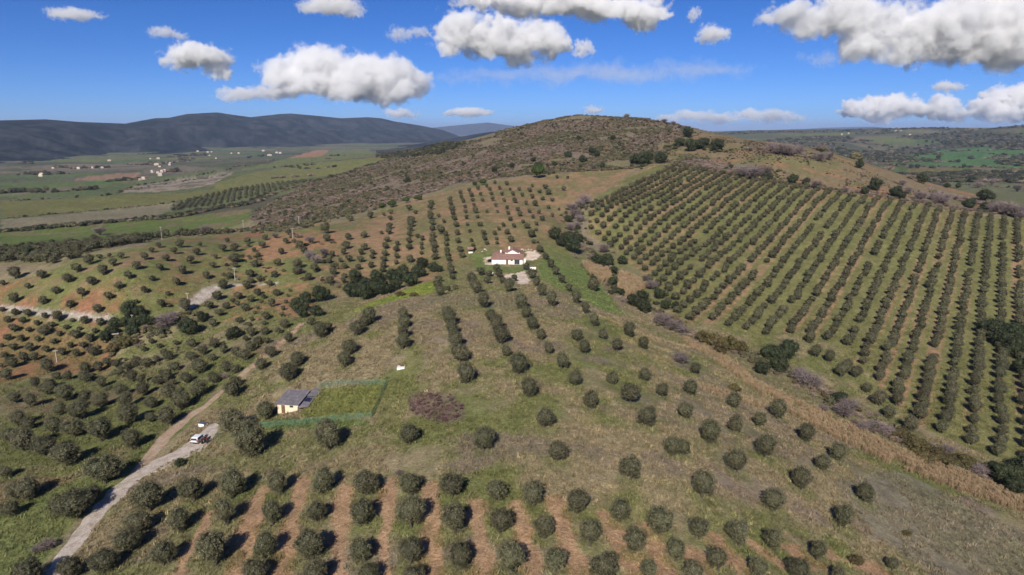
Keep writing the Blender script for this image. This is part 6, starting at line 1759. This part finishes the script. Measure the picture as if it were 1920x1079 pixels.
CI_V, CI_F = ico(2)
def cloud(name, dist, blobs, label, thick=7.0, seed=0, wisp=0.55):
    """Blobs: pixel centre and half sizes; the body is about as deep as it is wide."""
    r = np.random.default_rng(seed)
    k = dist / 1280.0
    P = []
    for px, py, rx, ry in blobs:
        d = ray_dir(px, py); d = d / d[1]
        P.append((np.array((0, 0, CAM_Z)) + d * dist * (1 + r.uniform(-0.012, 0.012)), rx * k * 1.08, ry * k * 1.08))
    cen = np.mean([p[0] for p in P], 0)
    size = float(np.median([(a ** 0.4) * (b ** 0.6) for _, a, b in P]))
    lobes = [(c - cen, (a, 0.5 * (a + b) + 0.2 * b, b)) for c, a, b in P]
    V, F = [], []; n = 0
    for c, rr in lobes:
        v = CI_V * (np.array(rr) * 1.0 + size * np.array((0.6, 0.6, 0.5))) + c
        V.append(v); F.append(CI_F + n); n += len(v)
    V = np.concatenate(V); F = np.concatenate(F)
    me = fast_mesh(name, V, F, [])
    o = bpy.data.objects.new(name, me); COL.objects.link(o)
    o.location = tuple(cen)
    full = float((V.max(0) - V.min(0)).max())
    rm = o.modifiers.new("skin", 'REMESH'); rm.mode = 'VOXEL'; rm.voxel_size = full / 60
    me.materials.append(cloud_material(name, lobes, size, thick / size, wisp, seed % 97))
    return tag(o, label, "cloud")

CLOUDS = [
 # dist, blobs, label, seed
 (15500, [(540,130,52,24),(580,120,40,22),(615,128,60,36),(680,138,70,34),(735,150,56,40),(760,170,34,26),(660,165,110,22),(560,160,70,20)], "big bright cumulus above the dark wooded mountains"),
 (17500, [(430,178,26,11),(470,177,30,10),(510,175,36,10)], "thin tail of cloud trailing from the big bright cumulus"),
 (9000, [(370,105,52,22),(345,110,28,18),(400,115,30,24),(412,138,16,14)], "rounded grey-white cloud with a drooping end beside the big bright cumulus"),
 (7600, [(855,60,34,34),(845,85,30,18),(900,75,46,24),(955,58,40,30),(960,85,70,26),(1010,70,46,30),(1045,80,26,14),(975,108,22,12),(910,95,50,12)], "lumpy cumulus with two heads above the scrub hill"),
 (7600, [(1093,91,16,13)], "small detached puff beside the two-headed cumulus"),
 (5200, [(900,3,40,9),(960,8,70,14),(1030,10,60,18),(1100,10,60,20),(1160,18,50,18),(1205,25,46,24),(1240,26,16,14)], "long grey cloud overhead above the two-headed cumulus"),
 (5600, [(620,10,52,14),(590,14,26,10),(655,22,26,11)], "small rounded cloud high above the big bright cumulus"),
 (6200, [(1480,30,46,22),(1530,38,56,26),(1580,30,60,40),(1640,45,60,30),(1620,80,46,32),(1680,90,50,34),(1720,60,60,50),(1790,45,70,50),(1860,50,80,60),(1930,40,80,60),(1800,95,60,26),(1880,95,70,28),(1690,110,40,16),(1750,100,46,24)], "huge grey and white cloud bank, the largest in the sky"),
 (5600, [(1337,66,26,16),(1322,72,18,8)], "small soft cloud alone between long grey cloud and cloud bank"),
 (5600, [(1300,27,10,11)], "tiny puff in the blue above the small soft cloud"),
 (16000, [(1610,205,26,16),(1640,205,36,22),(1680,200,40,22),(1720,208,30,14),(1590,210,20,8)], "white cumulus low over the farmland hills"),
 (16000, [(1765,205,30,18),(1790,215,40,10),(1850,205,36,20),(1890,205,36,22),(1930,190,40,28),(1875,175,22,16)], "joined white cumulus heads low beside the white hill cumulus"),
 (13000, [(1780,163,26,9),(1765,160,16,6)], "small flat cloud between the cloud bank and the low cumulus"),
 (6500, [(140,27,48,9),(115,25,24,8),(165,30,22,7)], "faint thin elongated cloud far from the other clouds"),
 (7500, [(305,60,24,9),(330,68,16,6)], "faint wisp above the rounded drooping cloud"),
 (7000, [(750,63,22,11),(785,62,26,8)], "faint small cloud between big bright and two-headed cumulus"),
 (24000, [(880,211,38,7),(850,213,20,5),(910,212,14,5)], "low thin cloud over the far blue mountain"),
 (22000, [(755,214,26,9),(735,210,14,5)], "small low cloud beside the mountain shoulder"),
 (26000, [(1260,222,26,7),(1300,218,36,8),(1350,222,40,8),(1410,216,34,9),(1450,218,36,10),(1490,224,24,5)], "low line of cloud along the horizon behind the ochre ridge"),
 (13500, [(850,146,46,10),(930,142,80,12),(1040,138,110,14),(1170,136,120,15),(1300,133,110,11)], "long lavender veil of high cloud below the two-headed cumulus"),
 (9500, [(1545,112,30,12),(1500,108,16,6)], "grey torn veil hanging below the cloud bank"),
 (26000, [(1112,206,18,7)], "small cloud peeping over the summit"),
]
for q, (dist, blobs, label) in enumerate(CLOUDS):
    thin = any(w in label for w in ("faint", "thin", "soft", "low line", "small", "veil", "tiny"))
    cloud("cloud", dist, blobs, label, thick=0.16 if "veil" in label else (0.75 if "faint" in label else (1.3 if thin else 3.6)), seed=1000 + q, wisp=2.4 if "veil" in label else (2.0 if thin else 1.35))
